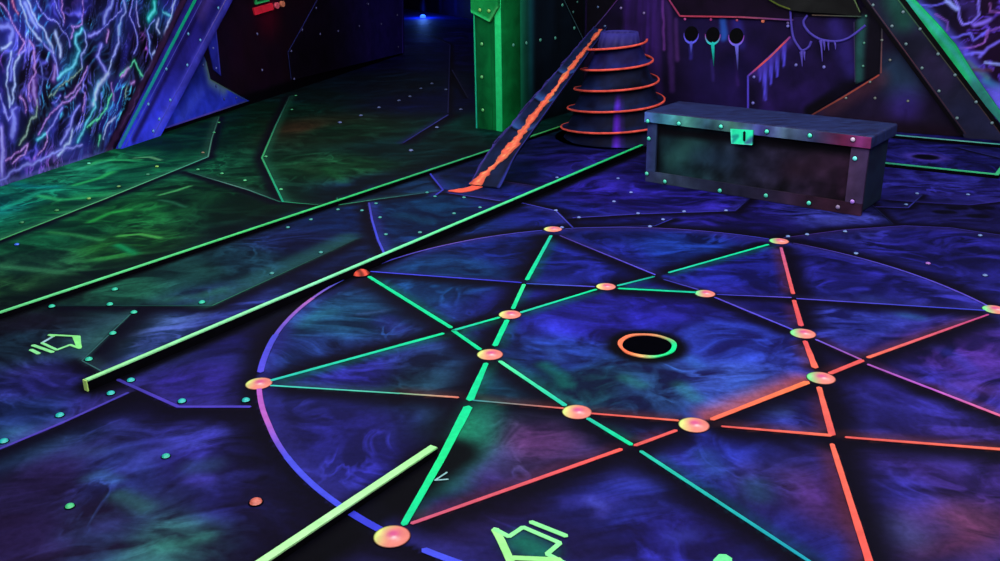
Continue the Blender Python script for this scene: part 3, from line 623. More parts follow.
# ---- left wall: glowing bark mural, then dark riveted plates
bA, bB = uv(WLEFT, 103, 153), uv(WLEFT, 181, 0)
def left_base(q):
    u, v = q[:, 0], q[:, 1]
    t = (u-bA[0])*(bB[1]-bA[1])-(v-bA[1])*(bB[0]-bA[0])       # >0 right of the bark's edge
    lean = .12+.55*np.clip((u-3.3)/1.1, 0, 1)
    uu = u-lean*v; wx = (fbm(u*5, v*4, 21)-.5)*.16
    n1 = fbm((uu+wx)*17, v*4.2, 1, 3); n2 = fbm((uu+wx*1.4)*21+5, v*7, 31, 3); n3 = fbm(uu*7+9, v*2.6, 55, 3)
    r1 = np.clip(1-np.abs(n1-.5)*19, 0, 1)**1.2; r2 = np.clip(1-np.abs(n2-.5)*13, 0, 1)**1.5
    cl = sstep(.50, .72, n3)
    h = fbm(u*3.2, v*3.2, 77, 2)
    c = np.array((9, 6, 20.))+cl[:, None]*np.array((22, 24, 88.))
    V_ = np.array((118, 112, 255.)); P_ = np.array((135, 70, 165.)); T_ = np.array((55, 165, 205.)); G_ = np.array((70, 150, 110.))
    hc = V_*(1-sstep(.5, .62, h))[:, None]+T_*sstep(.5, .62, h)[:, None]; hc = hc*(1-sstep(.45, .3, h))[:, None]+P_*sstep(.45, .3, h)[:, None]
    hc = hc*(1-sstep(.25, .02, v)*.35*sstep(3.6, 4.2, u))[:, None]+G_*(sstep(.25, .02, v)*.35*sstep(3.6, 4.2, u))[:, None]
    g_ = (.45+1.0*sstep(.38, .6, fbm(u*4+3, v*4, 91, 2)))[:, None]; c = c+hc*(r1*.80)[:, None]*g_+hc*(r2*.55)[:, None]*g_
    d = np.array((13, 6, 20.))+np.stack([sstep(5.0, 6.2, u)*8+fbm(u*4, v*4, 4)*8, u*0+fbm(u*5, v*5, 8)*5, fbm(u*4, v*4, 12)*12], 1)
    d = d+sstep(7.6, 8.9, u)[:, None]*np.array((14, 12, 55.))
    m = sstep(-.01, .01, t)[:, None]
    return c*(1-m)+d*m
pL = Paint(WLEFT, left_base, KW); pL.warp = .036; pL.wf = 19
V_, L_, P_, T_, G_, K_, O_ = (105,98,240), (150,165,255), (120,75,180), (60,180,220), (60,205,140), (160,95,195), (100,125,110)
px1 = .0060
BARK = [([(0,5),(8,13),(15,27),(22,38),(26,43),(20,50),(17,56)],1.1,K_),([(0,26),(8,24),(13,30),(10,44)],4.5,(80,80,210)),([(0,48),(6,48),(12,43)],1.8,L_),
 ([(19,0),(27,20),(35,34),(42,42)],1.4,L_),([(27,0),(34,15),(42,28),(50,42),(53,52)],1.5,L_),([(24,2),(31,16),(38,28)],3,(110,120,250)),([(36,0),(42,12),(50,18),(58,24),(65,33),(69,40),(71,48)],.9,V_),([(54,0),(59,12),(63,24)],.9,V_),([(62,0),(63,14),(64,22)],1,K_),([(83,0),(84,10),(82,24),(72,27),(74,32),(71,38)],1.1,(140,90,200)),
 ([(56,34),(60,45),(61,56)],2.6,L_),([(82,29),(76,36),(76,45),(80,53),(72,65),(64,72),(57,78)],2.6,T_),([(84,30),(86,45),(82,57),(82,68)],1.2,(120,130,240)),([(88,35),(96,33),(100,30)],2.4,V_),([(100,30),(112,20),(122,8)],.9,V_),
 ([(30,42),(34,48),(35,56),(33,66),(35,72),(29,85),(29,100)],1.2,K_),([(33,80),(34,92),(36,103)],3.6,(115,65,170)),([(12,53),(9,68),(7,85),(10,100),(11,108)],1.3,L_),([(18,56),(14,70),(15,85),(12,103)],1.4,L_),([(13,60),(11,80)],2,(80,80,220)),
 ([(45,44),(52,52),(56,62),(57,76)],2,V_),([(55,66),(52,80)],3,(110,60,160)),([(82,68),(72,79),(60,86),(50,98)],.9,O_),([(88,66),(84,78),(76,88),(66,98)],1.1,(150,90,190)),([(12,0),(15,9),(18,14)],1,(180,70,130)),([(100,82),(96,90),(93,104)],2.6,T_),
 ([(113,0),(108,12),(104,22)],3.6,(100,105,245)),([(124,0),(126,10),(121,20),(118,30),(119,42),(113,56)],2.0,(120,125,240)),([(121,22),(119,34)],3,(85,130,225)),([(133,0),(130,15),(134,25),(137,36),(138,45),(134,53)],1.2,V_),([(137,0),(137,15),(139,28)],.9,(130,120,230)),
 ([(154,2),(154,10),(149,19)],4.2,(30,205,200)),([(155,20),(147,30),(150,42),(150,52),(152,62),(146,72),(141,81)],1.2,(100,120,245)),([(175,0),(172,12),(168,22),(165,35)],1.8,L_),([(163,11),(170,15)],1.8,T_),([(158,19),(157,28),(160,34)],1.8,L_),([(108,30),(106,41)],1.6,K_),([(152,54),(155,50)],1.4,L_),
 ([(101,45),(97,55),(104,68),(108,76)],2.6,V_),([(108,74),(98,86),(93,104)],3.2,L_),([(112,58),(107,74)],1.2,L_),([(120,76),(128,70),(135,61),(138,70),(142,78)],1.2,G_),([(121,78),(129,69)],1.8,K_),([(131,82),(134,81)],2,K_),([(125,98),(127,86)],.9,O_),([(112,84),(114,100)],1.6,P_),
 ([(0,94),(4,108),(9,119),(17,109)],1.6,V_),([(14,112),(13,135)],5,(88,82,225)),([(20,95),(24,100),(25,112)],1.1,K_),([(37,100),(35,115),(27,130),(20,143)],1.1,O_),([(80,88),(70,100),(60,105),(52,112),(45,120),(38,133)],1.2,(150,90,200)),([(61,108),(53,124),(46,132)],1.6,V_),([(46,132),(37,139)],1.8,T_),([(85,92),(83,110)],1,K_),
 ([(79,105),(73,115),(69,128),(61,144)],2.6,V_),([(72,130),(70,141),(59,155)],2.2,L_),([(93,100),(95,106),(90,118),(84,130),(77,142)],2.0,T_),([(112,95),(108,108),(96,120),(88,128)],1.2,G_),([(115,117),(108,124),(103,140)],1.3,L_),([(100,136),(98,148)],1.2,G_),([(5,159),(20,151),(27,144),(25,155),(12,162)],1.1,K_),([(1,128),(3,150),(1,176)],3,(120,100,235)),
 ([(0,180),(25,166),(40,160),(60,150),(82,145)],2.2,(100,95,215)),([(47,130),(46,142),(37,156)],.9,K_),([(60,96),(53,104)],1,V_),([(40,62),(43,78),(40,96)],1.6,(50,50,150)),([(140,90),(132,108),(120,128)],1.0,(110,80,170)),([(147,88),(136,112),(124,134)],1.2,(90,60,110))]
for px, w, c in BARK: pL.stroke(px, w*px1*2.9, np.array(c)*.62*np.array((.8, 1.0, 1.15)), .36, .95)
for px, w, c in BARK: pL.stroke(px, w*px1*.95, np.array(c)*.92, .85, .75)
for px, w, c in BARK: pL.stroke(px, w*px1*.40, np.clip(np.array(c)*.72+np.array((80, 90, 100)), 0, 255), .9, .85)
pL.stroke([(0,184),(60,166),(112,149)], .012, (95,100,175), .65, .9); pL.stroke([(0,176),(50,162),(110,144)], .018, (75,70,140), .3, .9)
pL.stroke([(107,154),(184,0)], .02, (55,28,62), .85, .6)
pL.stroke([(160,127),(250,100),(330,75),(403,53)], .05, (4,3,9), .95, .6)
pL.stroke([(268,12)], .16, (90,6,30), .65, .95)
us = np.concatenate([np.arange(0, 2.9, .012), np.arange(2.9, 5.4, .0065), np.arange(5.4, WLEFT['L'], .02), [WLEFT['L']]])
vs_ = np.concatenate([np.arange(0, 1.0, .0065), np.arange(1.0, 2.71, .1)])
wl = wall('wall_left', WLEFT, pL, us, vs_)

def flatp(pl, c, var=.35, k=KW, f=6, extra=None):
    c = np.array(c, float)
    def base(q):
        n = fbm(q[:, 0]*f, q[:, 1]*f, 3); r = c*(1+(n[:, None]-.5)*2*var)
        return r if extra is None else extra(q, r)
    return Paint(pl, base, k)
def beam(name, label, cat, pl, poly, thick, paint, k=KW, step=.012, h0=0.0, edges=(), rv=(), rcol=GV, rr=.009, group=None):
    pts = [on(pl, *p) for p in poly]; lo = min(pts, key=lambda a: a[2])
    t = thing(name, label, cat, (lo[0], lo[1], lo[2]), group)
    slab('plate', pl, poly, thick, paint, step, t, h0=h0)
    for px, w, cols in edges:
        pl2 = dict(pl); pl2['O'] = pl['O']+pl['N']*(h0+thick); strip_obj('edge_line', pl2, px, w*.85, np.array(cols, float)*.88, k, t, h=.0018)
    rivets(pl, rv, rcol, rr, t, k, h=h0+thick)
    return t
# left leaning beam with its gusset
def bb(q, r):
    v = q[:, 1]; f = sstep(.55, .0, v)[:, None]; return r*(1-f)+np.array((52, 60, 225.))*f*(.75+.5*fbm(q[:, 0]*9, v*7, 5)[:, None])
pB = flatp(WLEFT, (36, 30, 120), .3, extra=bb)
pB.stroke([(150,132),(224,-2)], .03, (90,90,235), .55, .9); pB.stroke([(128,140),(200,0)], .018, (20,14,60), .7, .8); pB.stroke([(196,14),(214,-20)], .05, (100,70,150), .4, .9)
beam('gusset_plate', 'blue star shaped corner plate at the foot of the left leaning beam', 'metal plate', WLEFT, [(160,128.5),(248,101),(209,79.5),(205,62),(200,50),(165,105)], .012,
     flatp(WLEFT, (34, 46, 170), .4, extra=lambda q, r: r*(.55+.6*sstep(.5, .05, q[:, 1]))[:, None]).stroke([(207,66),(210,79),(222,88)], .05, (90,120,135), .8, .9).stroke([(180,118),(200,90)], .04, (60,75,210), .6, .9), edges=[([(165,128),(247,101)], .012, [(80,70,190),(100,80,200),(60,70,140)]),([(246,100),(209,79),(206,62)], .010, [(50,80,170),(90,120,120),(90,110,110)])], rv=[(216,86),(236,98),(224,99),(203,65)], rcol=(50,60,140))
beam('strut_plate', 'narrow dark blue plate above the star shaped corner plate', 'metal plate', WLEFT, [(205,34),(215,28),(220,76),(213,70)], .010, flatp(WLEFT, (36, 40, 150), .3), edges=[([(216,32),(220,74)], .008, [(70,70,190)])], rv=[(213,48),(216,68)], rcol=(100,110,190), rr=.008)
beam('leaning_beam', 'wide blue riveted beam leaning right across the left wall mural', 'beam', WLEFT, [(115,150),(155,136.5),(260,-60),(216,-60)], .04, pB,
     edges=[([(119,147),(196,-2),(225,-58)], .030, [(50,140,190),(30,170,170),(20,190,140),(10,200,110)]),([(125,146),(204,-4)], .006, [(90,110,230),(90,80,200)]),([(153,136),(227,-3)], .010, [(80,90,240),(90,80,230),(140,120,200)])],
     rv=[(148,104),(170,100),(187,65),(166,69),(200,40),(188,34),(218,8),(153,131),(159,119)], rcol=(95,160,215), rr=.010)
# dark plate at the far end
def dpf(q, r): return r+sstep(7.1, 8.7, q[:, 0])[:, None]*np.array((22, 18, 85.))
beam('wall_plate', 'large dark maroon plate with violet edge at the far end of the left wall', 'metal plate', WLEFT, [(330,-30),(317,0),(288,52),(291,80),(403,52.5),(402,-30)], .015, flatp(WLEFT, (16, 7, 24), .4, extra=dpf), step=.03,
     edges=[([(330,-26),(317,0),(288,52),(291,79)], .012, [(50,55,130),(60,60,150),(40,50,110)]),([(402,-28),(402.5,53)], .022, [(60,50,170),(75,60,205)])], rv=[(316,8),(302,30),(291,51),(294,79),(320,34),(338,31),(359,26),(381,24),(398,47),(397,15),(368,4)], rcol=(95,95,150), rr=.010)
rivets(WLEFT, [(257,34),(262,70),(292,95)], (95,95,150), .010, wl)
# small glowing red sign
sg = thing('wall_sign', 'small red bar sign with two round dots high on the left wall', 'sign', on(WLEFT, 262, 14))
slab('red_bar', WLEFT, [(252,8),(254,15),(272,9.5),(270,3)], .02, Paint(WLEFT, (250,35,60), KW*.9), .02, sg, h0=.0)
for x, y, c in ((275.5,5.5,(255,90,110)),(281,4,(255,130,100))):
    p = uv(WLEFT, x, y); slab('round_dot', WLEFT, [(p[0]+.032*math.cos(a), p[1]+.024*math.sin(a)) for a in np.linspace(0, 2*math.pi, 16, endpoint=False)], .02, Paint(WLEFT, c, KW*.9), .03, sg, raw=True)
slab('green_panel', WLEFT, [(254.5,4.5),(268,1),(268,-16),(252,-12)], .012, Paint(WLEFT, (6,45,25), KW).stroke([(254,-12),(255,4),(268,0.5)], .012, (60,220,120), .9, .5), .012, sg)

# ---- rear wall far behind and its blue drip
pR = flatp(WREAR, (13, 9, 40), .5, f=2); 
for x in (405, 423, 440, 455, 470): pR.stroke([(x,-40),(x+.5,12)], .04, (28,26,95), .5, .9)
pR.stroke([(423,-20),(423.3,10)], .03, (50,70,190), .9, .8); pR.stroke([(423,9)], .10, (35,70,230), .8, .9)  # the drip, then the lamp's blue glow painted into the wall colour
wall('wall_rear', WREAR, pR, np.arange(0, WREAR['L']+.01, .05), np.concatenate([np.arange(0, 1.2, .05), np.arange(1.2, 2.71, .25)]))
# ---- middle wall, green beside the column
WMID = plane(fl(502.5, 131.5)[:2], (0.17, 4.166)); WBACK = plane((0.17, 4.166), (3.9, 4.166-3.73*.5305))
def midf(q):
    u, v = q[:, 0], q[:, 1]; g = (sstep(.42, .0, u)**1.15)[:, None]; n = fbm(u*9, v*1.5, 4)[:, None]
    return np.array((5, 12, 20.))*(.5+n)+g*np.array((24, 190, 105.))*(.6+.7*n)+sstep(.28, .33, u)[:, None]*sstep(.40, .33, u)[:, None]*np.array((4, 22, 26.))
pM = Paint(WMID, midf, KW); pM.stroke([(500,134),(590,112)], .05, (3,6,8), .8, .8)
wm = wall('wall_middle', WMID, pM, np.linspace(0, WMID['L'], 90), np.concatenate([np.arange(0, 1.0, .02), np.arange(1.0, 2.71, .1)]))
rivets(WMID, [(513,45),(526,43),(540,40),(555,38),(574,28),(562,5)], (60,130,110), .011, wm)
beam('wall_plate', 'dark pointed plate with thin teal outline between the green column and the spiral tower', 'metal plate', WMID, [(561,-8),(583,39),(582,-8)], .008, flatp(WMID, (6, 6, 12)), edges=[([(561,-6),(583,39)], .008, [(40,70,75),(50,70,80)])], rv=[(573,12),(577,2)], rcol=(50,100,90), rr=.008)
# ---- back wall
def backf(q):
    u, v = q[:, 0], q[:, 1]; n = fbm(u*5, v*5, 40)[:, None]
    c = np.array((19, 10, 40.))*(.5+n)
    s = fbm(u*45, v*2.5, 9)[:, None]; m = (sstep(.25, .33, u)*sstep(.62, .5, u)*sstep(.1, .5, v))[:, None]
    c = c+m*s*np.array((52, 22, 92.))*.8
    c = c+(sstep(.75, .85, u)*sstep(1.35, 1.2, u))[:, None]*n*np.array((8, 5, 24.))
    # mural to the right of the leaning beam
    m = sstep(2.3, 2.5, u)[:, None]
    wx = (fbm(u*6, v*6, 2)-.5)*.3
    r = np.clip(1-np.abs(fbm((u+wx)*8, (v+wx)*13, 61, 3)-.5)*14, 0, 1)[:, None]**1.4; cl = sstep(.45, .7, fbm(u*5, v*8, 71))[:, None]
    w = np.array((24, 7, 34.))+cl*np.array((24, 14, 66.))+r*np.array((60, 45, 150.))
    return c*(1-m)+w*m
pK = Paint(WBACK, backf, KW); pK.warp = .014; pK.wf = 16
for px, w, c, a in [
  ([(655,-5),(658,60),(660,110)],.025,(60,30,105),.35),([(668,-5),(670,40),(672,90)],.02,(80,40,120),.5),([(663,0),(664,50)],.008,(130,60,160),.6),([(676,20),(677,60)],.015,(100,50,130),.5),
  ([(690,15),(700,60),(720,110)],.10,(24,16,60),.4),([(691,45),(691,58)],.012,(60,50,170),.6),
  ([(723,19),(724,38)],.022,(35,80,170),.85),([(737,19),(741,45)],.03,(45,40,140),.6),([(712,60),(713,80)],.01,(50,35,110),.6),([(736,60),(738,85)],.01,(60,30,110),.6),([(734,60),(760,95)],.06,(14,8,44),.5),
  ([(920,5),(932,6),(944,3),(950,2)],.007,V_,.9),([(955,0),(959,8),(960,18),(963,24),(972,22),(979,15),(979,-2)],.009,(135,120,250),.95),([(963,5),(972,5),(972,15)],.03,(60,45,130),.5),([(946,1),(957,9)],.016,L_,.9),([(975,25),(990,20)],.018,(130,105,240),.85),
  ([(925,16),(935,28),(945,38),(957,37),(962,35),(970,33),(974,40),(984,33),(988,30)],.010,V_,.85),([(988,30),(985,42),(975,47),(957,48)],.007,(150,90,200),.9),([(988,32),(1001,27)],.007,P_,.8),([(965,54),(982,53)],.012,(120,110,245),.9),([(980,57),(988,47),(1002,41)],.012,(115,100,235),.85),([(985,62),(1002,64)],.010,L_,.9),([(990,3),(990,12),(1001,13)],.007,K_,.7),
  ([(918,6),(935,24),(950,40),(975,68),(1000,104)],.038,(85,85,215),.7),([(985,80),(1000,88)],.02,(50,130,170),.7),([(968,62),(988,78)],.018,(70,110,100),.6),([(973,70),(992,70)],.014,(90,50,60),.6),([(925,14),(935,26)],.03,(60,110,210),.6),([(1000,95),(1015,115)],.06,(110,100,240),.8),([(935,14),(948,22),(947,30)],.008,P_,.8),([(945,50),(962,58)],.009,(60,150,170),.5)]:
    pK.stroke(px, w*(.72 if px[0][0] > 910 and w < .02 else 1), c, a, .8)
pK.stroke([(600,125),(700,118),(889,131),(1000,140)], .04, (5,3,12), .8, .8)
us = np.concatenate([np.arange(0, 3.1, .0085), np.arange(3.1, WBACK['L'], .1), [WBACK['L']]])
vs_ = np.concatenate([np.arange(0, .95, .0085), np.arange(.95, 2.71, .1)])
wb = wall('wall_back', WBACK, pK, us, vs_)
rivets(WBACK, [(621,8),(644,13)], (120,100,160), .009, wb)
beam('wall_plate', 'dark pointed plate with thin violet edge above the top of the spiral tower', 'metal plate', WBACK, [(587,36),(588,-8),(623,-8),(606,14)], .008, flatp(WBACK, (7, 5, 13)), edges=[([(587,36),(606,14),(622,-6)], .008, [(60,60,120),(90,40,110)])], rv=[(598,7),(605,26)], rcol=(70,90,130), rr=.008)
pp = flatp(WBACK, (18, 6, 26), .3)
beam('wall_panel', 'dark maroon panel with pink lower edge high on the back wall', 'metal panel', WBACK, [(661,-10),(680,16),(793,20),(793,-10)], .025, pp, edges=[([(664,-8),(680,16)], .012, [(140,50,110),(170,60,95)]),([(680,16),(740,17),(793,20)], .012, [(185,62,95),(190,60,85),(160,75,110),(90,55,130)])])
beam('tank_front', 'dark olive rounded tank bottom at the top of the back wall', 'tank', WBACK, [(760,-14),(768,-2),(778,5),(790,9.5),(812,12),(835,13),(862,16),(852,-14)], .05, flatp(WBACK, (20, 20, 20), .4), edges=[([(764,-8),(770,0),(779,5),(790,9)], .010, [(70,90,30),(90,100,40)]),([(812,15),(861,16.5)], .008, [(90,70,60),(60,80,70)]),([(850,-10),(860,12)], .008, [(90,110,70)])])
rivets(WBACK, [(685,19,(200,80,160)),(711,19.5,(180,60,130)),(737,20,(190,80,110)),(763,21,(255,120,90),.012),(788,23,(110,90,150))], (180,80,130), .009, wb, h=.0)
# dripping holes
def porthole(x, y, label, c1, c2, dr, top=False):
    c = uv(WBACK, x, y); t = thing('porthole', label, 'hole', on(WBACK, x, y))
    slab('hole', WBACK, [(c[0]+.045*math.cos(a), c[1]+.052*math.sin(a)) for a in np.linspace(0, 2*math.pi, 28, endpoint=False)], .004, Paint(WBACK, (3,2,6), KW), .05, t, raw=True)
    a = np.linspace(math.radians(175), math.radians(365), 30); pts = [(c[0]+.050*math.cos(q), c[1]+.057*math.sin(q)) for q in a]
    ws = .003+.012*np.sin((a-a[0])/(a[-1]-a[0])*math.pi)**1.2
    v, f, q = ribbon(WBACK, pts, ws, .007); h = np.array([(z[1]-c[1])/.06 for z in q]); m = np.clip(-h, 0, 1)[:, None]
    obj('rim', v, f, M_LINE, t, alb(np.array(c1, float)*(1-m)+np.array(c2, float)*m, KW))
    strip_obj('drip', WBACK, dr, .022, [c2, np.array(c2)*.75, np.array(c2)*.35], KW, t, h=.009, w2=.004, jag=.3)
porthole(691.5, 34, 'leftmost of the three black dripping holes with violet crescent rim', (90,70,190), (95,95,235), [(691.5,42),(691.5,55)])
porthole(713, 35, 'middle black hole dripping bright teal on the back wall', (170,70,170), (30,205,190), [(713,43),(713.5,52),(714,66)])
porthole(736.5, 36, 'rightmost of the three black holes dripping pale violet', (150,70,180), (110,105,225), [(737,45),(737.5,55),(738,70)])
porthole(712.5, -2, 'violet hole cut off by the top edge above the pink panel edge', (120,60,170), (130,75,190), [(712.5,6),(713,10)])
# slanted plate with violet drips
def spf(q, r): return r
pS = flatp(WBACK, (25, 14, 54), .6); 
for x, y0, y1, w in ((765,58,100,.020),(771,52,84,.020),(777,47,76,.018),(784,42,66,.016),(760,64,80,.012)): pS.stroke([(x,y0),(x+.4,(y0+y1)/2),(x+.6,y1)], w, (84,74,225), .9, .8, w2=.006)
pS.stroke([(752,80),(770,60),(790,40)], .028, (60,40,130), .6, .9); pS.stroke([(750,84),(752,104)], .05, (14,8,30), .8, .8); pS.stroke([(812,111),(880,72)], .05, (5,3,8), .9, .5); pS.stroke([(835,95),(855,75)], .04, (10,6,24), .7, .9); pS.stroke([(835,25),(852,70)], .05, (50,38,130), .5, .9)
beam('wall_panel', 'violet panel with slanted orange edge and long violet drips beside the beam', 'metal panel', WBACK, [(747,118),(748,76),(791,35),(794,17),(856,18),(858,84),(800,122)], .014, pS, edges=[([(748,116),(748,76)], .016, [(80,60,200),(85,70,210)]),([(748,76),(770,57),(790,37)], .014, [(85,70,215),(210,80,120),(240,90,80),(200,90,120),(250,90,80),(150,70,160)])],
     rv=[(796,65),(824,67),(754,77),(753,103),(788,26)], rcol=(110,105,190), rr=.010)
def tube(pl, px, r, h, seg=8, r2=None):
    pts = smooth_pts([uv(pl, *p) for p in px], 6); n = len(pts); vs, fs = [], []
    for i, p in enumerate(pts):
        t = pts[min(i+1, n-1)]-pts[max(i-1, 0)]; t /= np.linalg.norm(t); nn = np.array([-t[1], t[0]]); rr = r if r2 is None else r+(r2-r)*i/(n-1)
        for k in range(seg): a = 2*math.pi*k/seg; q = p+nn*rr*math.cos(a); vs.append(P3(pl, q[0], q[1], h+rr*math.sin(a)))
    for i in range(n-1):
        for k in range(seg): fs.append((i*seg+k, i*seg+(k+1) % seg, (i+1)*seg+(k+1) % seg, (i+1)*seg+k))
    fs += [tuple(range(seg)), tuple((n-1)*seg+k for k in range(seg-1, -1, -1))]
    return vs, fs
def cable(label, px, drips, r=.0075):
    t = thing('slimy_cable', label, 'cable', on(WBACK, *px[0])); v, f = tube(WBACK, px, r, .014+r); obj('cable', v, f, m_flat((74,62,160), KW), t, smooth=True)
    for d, w in drips: v, f = tube(WBACK, d, w, .014+w, 6, .002); obj('drip', v, f, m_flat((88,74,175), KW), t, smooth=True)
cable('short violet cable hanging in a hook shape beside the slanted edge', [(791,8),(792,24),(794,37),(799,46),(803,50),(809,47),(812,41)], [([(802,51),(802.5,58),(803,66)],.012),([(805,51),(805,56),(805.5,60)],.008)])
cable('long violet cable sagging between the beam and the tank', [(808,15),(804,22),(808,30),(815,36),(823,39.5),(835,41),(846,39),(856,33),(866,25)], [([(821,40),(822,46),(823,61)],.011),([(824,40),(825,45),(825,50)],.010),([(829,41),(829,46),(829.5,50)],.008),([(835,41),(836,45),(836,49)],.008)])
# right gusset, strut, leaning beam and its green trim
beam('strut_plate', 'dark upright plate with teal streaks between the violet panel and leaning beam', 'metal plate', WBACK, [(856,84),(855,22),(864,6),(884,14),(883,72)], .020, flatp(WBACK, (14, 10, 22)).stroke([(862,20),(860,50),(859,78)], .028, (35,85,80), .8, .8), edges=[([(855,82),(854,22)], .006, [(60,50,90)])], rv=[(864,43),(863,66),(866,16)], rcol=(70,130,110), rr=.008)
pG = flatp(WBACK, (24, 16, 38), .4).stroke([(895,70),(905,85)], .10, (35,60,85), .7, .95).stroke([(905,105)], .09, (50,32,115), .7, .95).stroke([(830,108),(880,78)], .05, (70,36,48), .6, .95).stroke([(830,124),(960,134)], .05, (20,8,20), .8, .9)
beam('gusset_plate', 'dark corner plate with orange upper edge at the foot of the right beam', 'metal plate', WBACK, [(800,121),(880,74),(882,24),(966,136),(830,127)], .026, pG, edges=[([(805,119),(845,96),(879,75)], .012, [(95,45,45),(150,72,62),(170,75,65)]),([(881,73),(882,28)], .009, [(130,70,70),(70,70,80)])], rv=[(870,82),(846,98),(875,98),(908,101),(882,40),(890,60)], rcol=(110,115,110), rr=.008)
pBm = flatp(WBACK, (28, 27, 48), .5).stroke([(895,0),(905,20)], .06, (25,75,60), .8, .95).stroke([(960,110),(1000,130)], .06, (30,32,62), .6, .9).stroke([(930,60),(945,80)], .06, (45,34,70), .6, .9)
beam('leaning_beam', 'wide dark grey riveted beam leaning left across the back wall at right', 'beam', WBACK, [(830,-46),(871,-46),(1011,140),(966,137.5)], .05, pBm, edges=[([(832,-46),(865,2),(962,134)], .026, [(8,6,12),(8,5,10)]),([(869,-46),(902,-1),(1007,138)], .030, [(6,10,8),(8,5,10)]),([(866,-46),(899,1),(1001,134)], .006, [(60,150,90),(70,80,60),(80,55,55)]),([(838,-44),(869,2),(966,134)], .006, [(70,70,90),(90,55,65),(60,40,50)])],
     rv=[(873,5),(903,12),(892,26),(920,29),(906,44),(938,54),(922,68),(955,75),(939,91),(976,102),(957,118),(992,123)], rcol=(100,125,130), rr=.009)
def gtf(q, r): return r
beam('green_trim', 'bright green strip along the upper edge of the right leaning beam', 'trim', WBACK, [(868,-50),(877,-50),(912,-4),(937,22),(956,44),(976,76),(1003,114),(1012,136),(985,104),(958,70),(929,33),(903,-2)], .03,
     Paint(WBACK, lambda q: np.array((30, 175, 105.))*(.72+.5*fbm(q[:, 0]*9, q[:, 1]*9, 3)[:, None]), KW).stroke([(905,-3),(930,22),(950,46),(975,80)], .012, (60,150,170), .6, .9).stroke([(975,85),(1010,134)], .04, (50,80,110), .6, .9))

# ---- green column standing at the end of the middle wall
a0, b0 = fl(476.5, 128)[:2], fl(503, 131.5)[:2]; WP = plane(a0, b0); wd = WP['L']
t = thing('steel_column', 'tall bright green riveted column at the end of the middle wall', 'column', (*((a0+b0)/2), 0))
slab('shaft', WP, [(0, 0), (wd, 0), (wd, 2.68), (0, 2.68)], .20, Paint(WP, lambda q: np.array((5, 72, 34.))*(.6+.7*fbm(q[:, 0]*16, q[:, 1]*2.5, 3)[:, None])+np.array((0, 40, 16.))*(q[:, 0]/wd)[:, None], KW), .02, t, h0=-.20, raw=True)
for u, w, c in ((.006, .012, [(25,150,120),(20,170,85),(20,190,80)]), (wd-.025, .048, [(25,170,95),(45,225,120),(45,220,110)])):
    strip_obj('edge_strip', WP, [(u, .002), (u, .7), (u, 2.66)], w, c, KW, t, h=.006, raw=True)
slab('bracket', WP, [(473,-25),(473.5,12),(492,21.5),(500.5,7),(500.5,-25)], .022, Paint(WP, (14, 120, 55), KW).stroke([(474,12),(492,21)], .012, (40,190,100), .9, .6).stroke([(492,21),(500,8)], .012, (60,150,80), .9, .6), .012, t, h0=.006)
rivets(WP, [(482,44),(482,77),(483,110)], (80,170,90), .011, t, h=.0)
rivets(WP, [(480,10),(489,11)], (110,180,80), .011, t, h=.028)

#======================================================================= CHEST
c0 = fl(645.5, 181.5); c1 = fl(860.5, 216.5); CF = plane(c0, c1); CL = CF['L']; CD = float(np.linalg.norm(fl(889, 187.5)[:2]-c1[:2]))*.57
CF['O'] = CF['O']-CF['N']*.0; KC = .85
ch = thing('storage_chest', 'dark wooden chest with riveted frame and small green latch', 'chest', (*(c0+c1)[:2]/2, 0))
def cbox(name, u0, u1, d0, d1, v0, v1, mat, parent, bev=.006):
    """box in the chest's own frame, d measured backwards from the front plane"""
    bm = bmesh.new(); vv = []
    for v in (v0, v1):
        for u, d in ((u0, d0), (u1, d0), (u1, d1), (u0, d1)): vv.append(bm.verts.new(tuple(P3(CF, u, v, -d))))
    for f in ((0, 1, 2, 3), (7, 6, 5, 4), (0, 4, 5, 1), (1, 5, 6, 2), (2, 6, 7, 3), (3, 7, 4, 0)): bm.faces.new([vv[i] for i in f])
    bmesh.ops.bevel(bm, geom=bm.edges[:], offset=bev, segments=2, affect='EDGES', profile=.5)
    bm.verts.index_update(); V = [tuple(v.co) for v in bm.verts]; Fs = [tuple(v.index for v in f.verts) for f in bm.faces]; bm.free()
    return obj(name, V, Fs, mat, parent)
def m_two(name, a, b, k, scale=5, stretch=(1, 1, 1), rough=.55):
    m, nt, bs = _mat(name, rough, .25); tc = nt.nodes.new('ShaderNodeTexCoord'); mp = nt.nodes.new('ShaderNodeMapping'); mp.inputs['Scale'].default_value = stretch
    nt.links.new(tc.outputs['Object'], mp.inputs[0]); c = ramp(nt, noise(nt, scale, 5, 1.2, mp.outputs[0]), [(.34, tuple(alb(a, k))), (.66, tuple(alb(b, k)))])
    nt.links.new(c, bs.inputs['Base Color']); return m
M_SIDE = m_two('chest side paint', (6,10,26), (12,24,42), KC); M_LIDT = m_two('chest lid paint', (16,17,58), (36,50,104), K_FLOOR, 8, (1.2, 4, 1))
cbox('body', .012, CL-.012, .016, CD-.01, .004, .302, M_SIDE, ch)
T_L, T_R = .052, .075
def chestp(stops, var=.35, f=12):
    s = np.array([a for a, b in stops]); c = np.array([b for a, b in stops], float)
    def base(q):
        n = fbm(q[:, 0]*f, q[:, 1]*f, 13)[:, None]; x = q[:, 0]/CL
        return np.stack([np.interp(x, s, c[:, i]) for i in range(3)], 1)*(1+(n-.5)*2*var)
    return Paint(CF, base, KC)
pn = chestp([(0,(10,16,22)),(.08,(14,30,34)),(.25,(22,42,46)),(.5,(26,26,40)),(.75,(28,20,34)),(1,(38,20,34))], .85, 18)
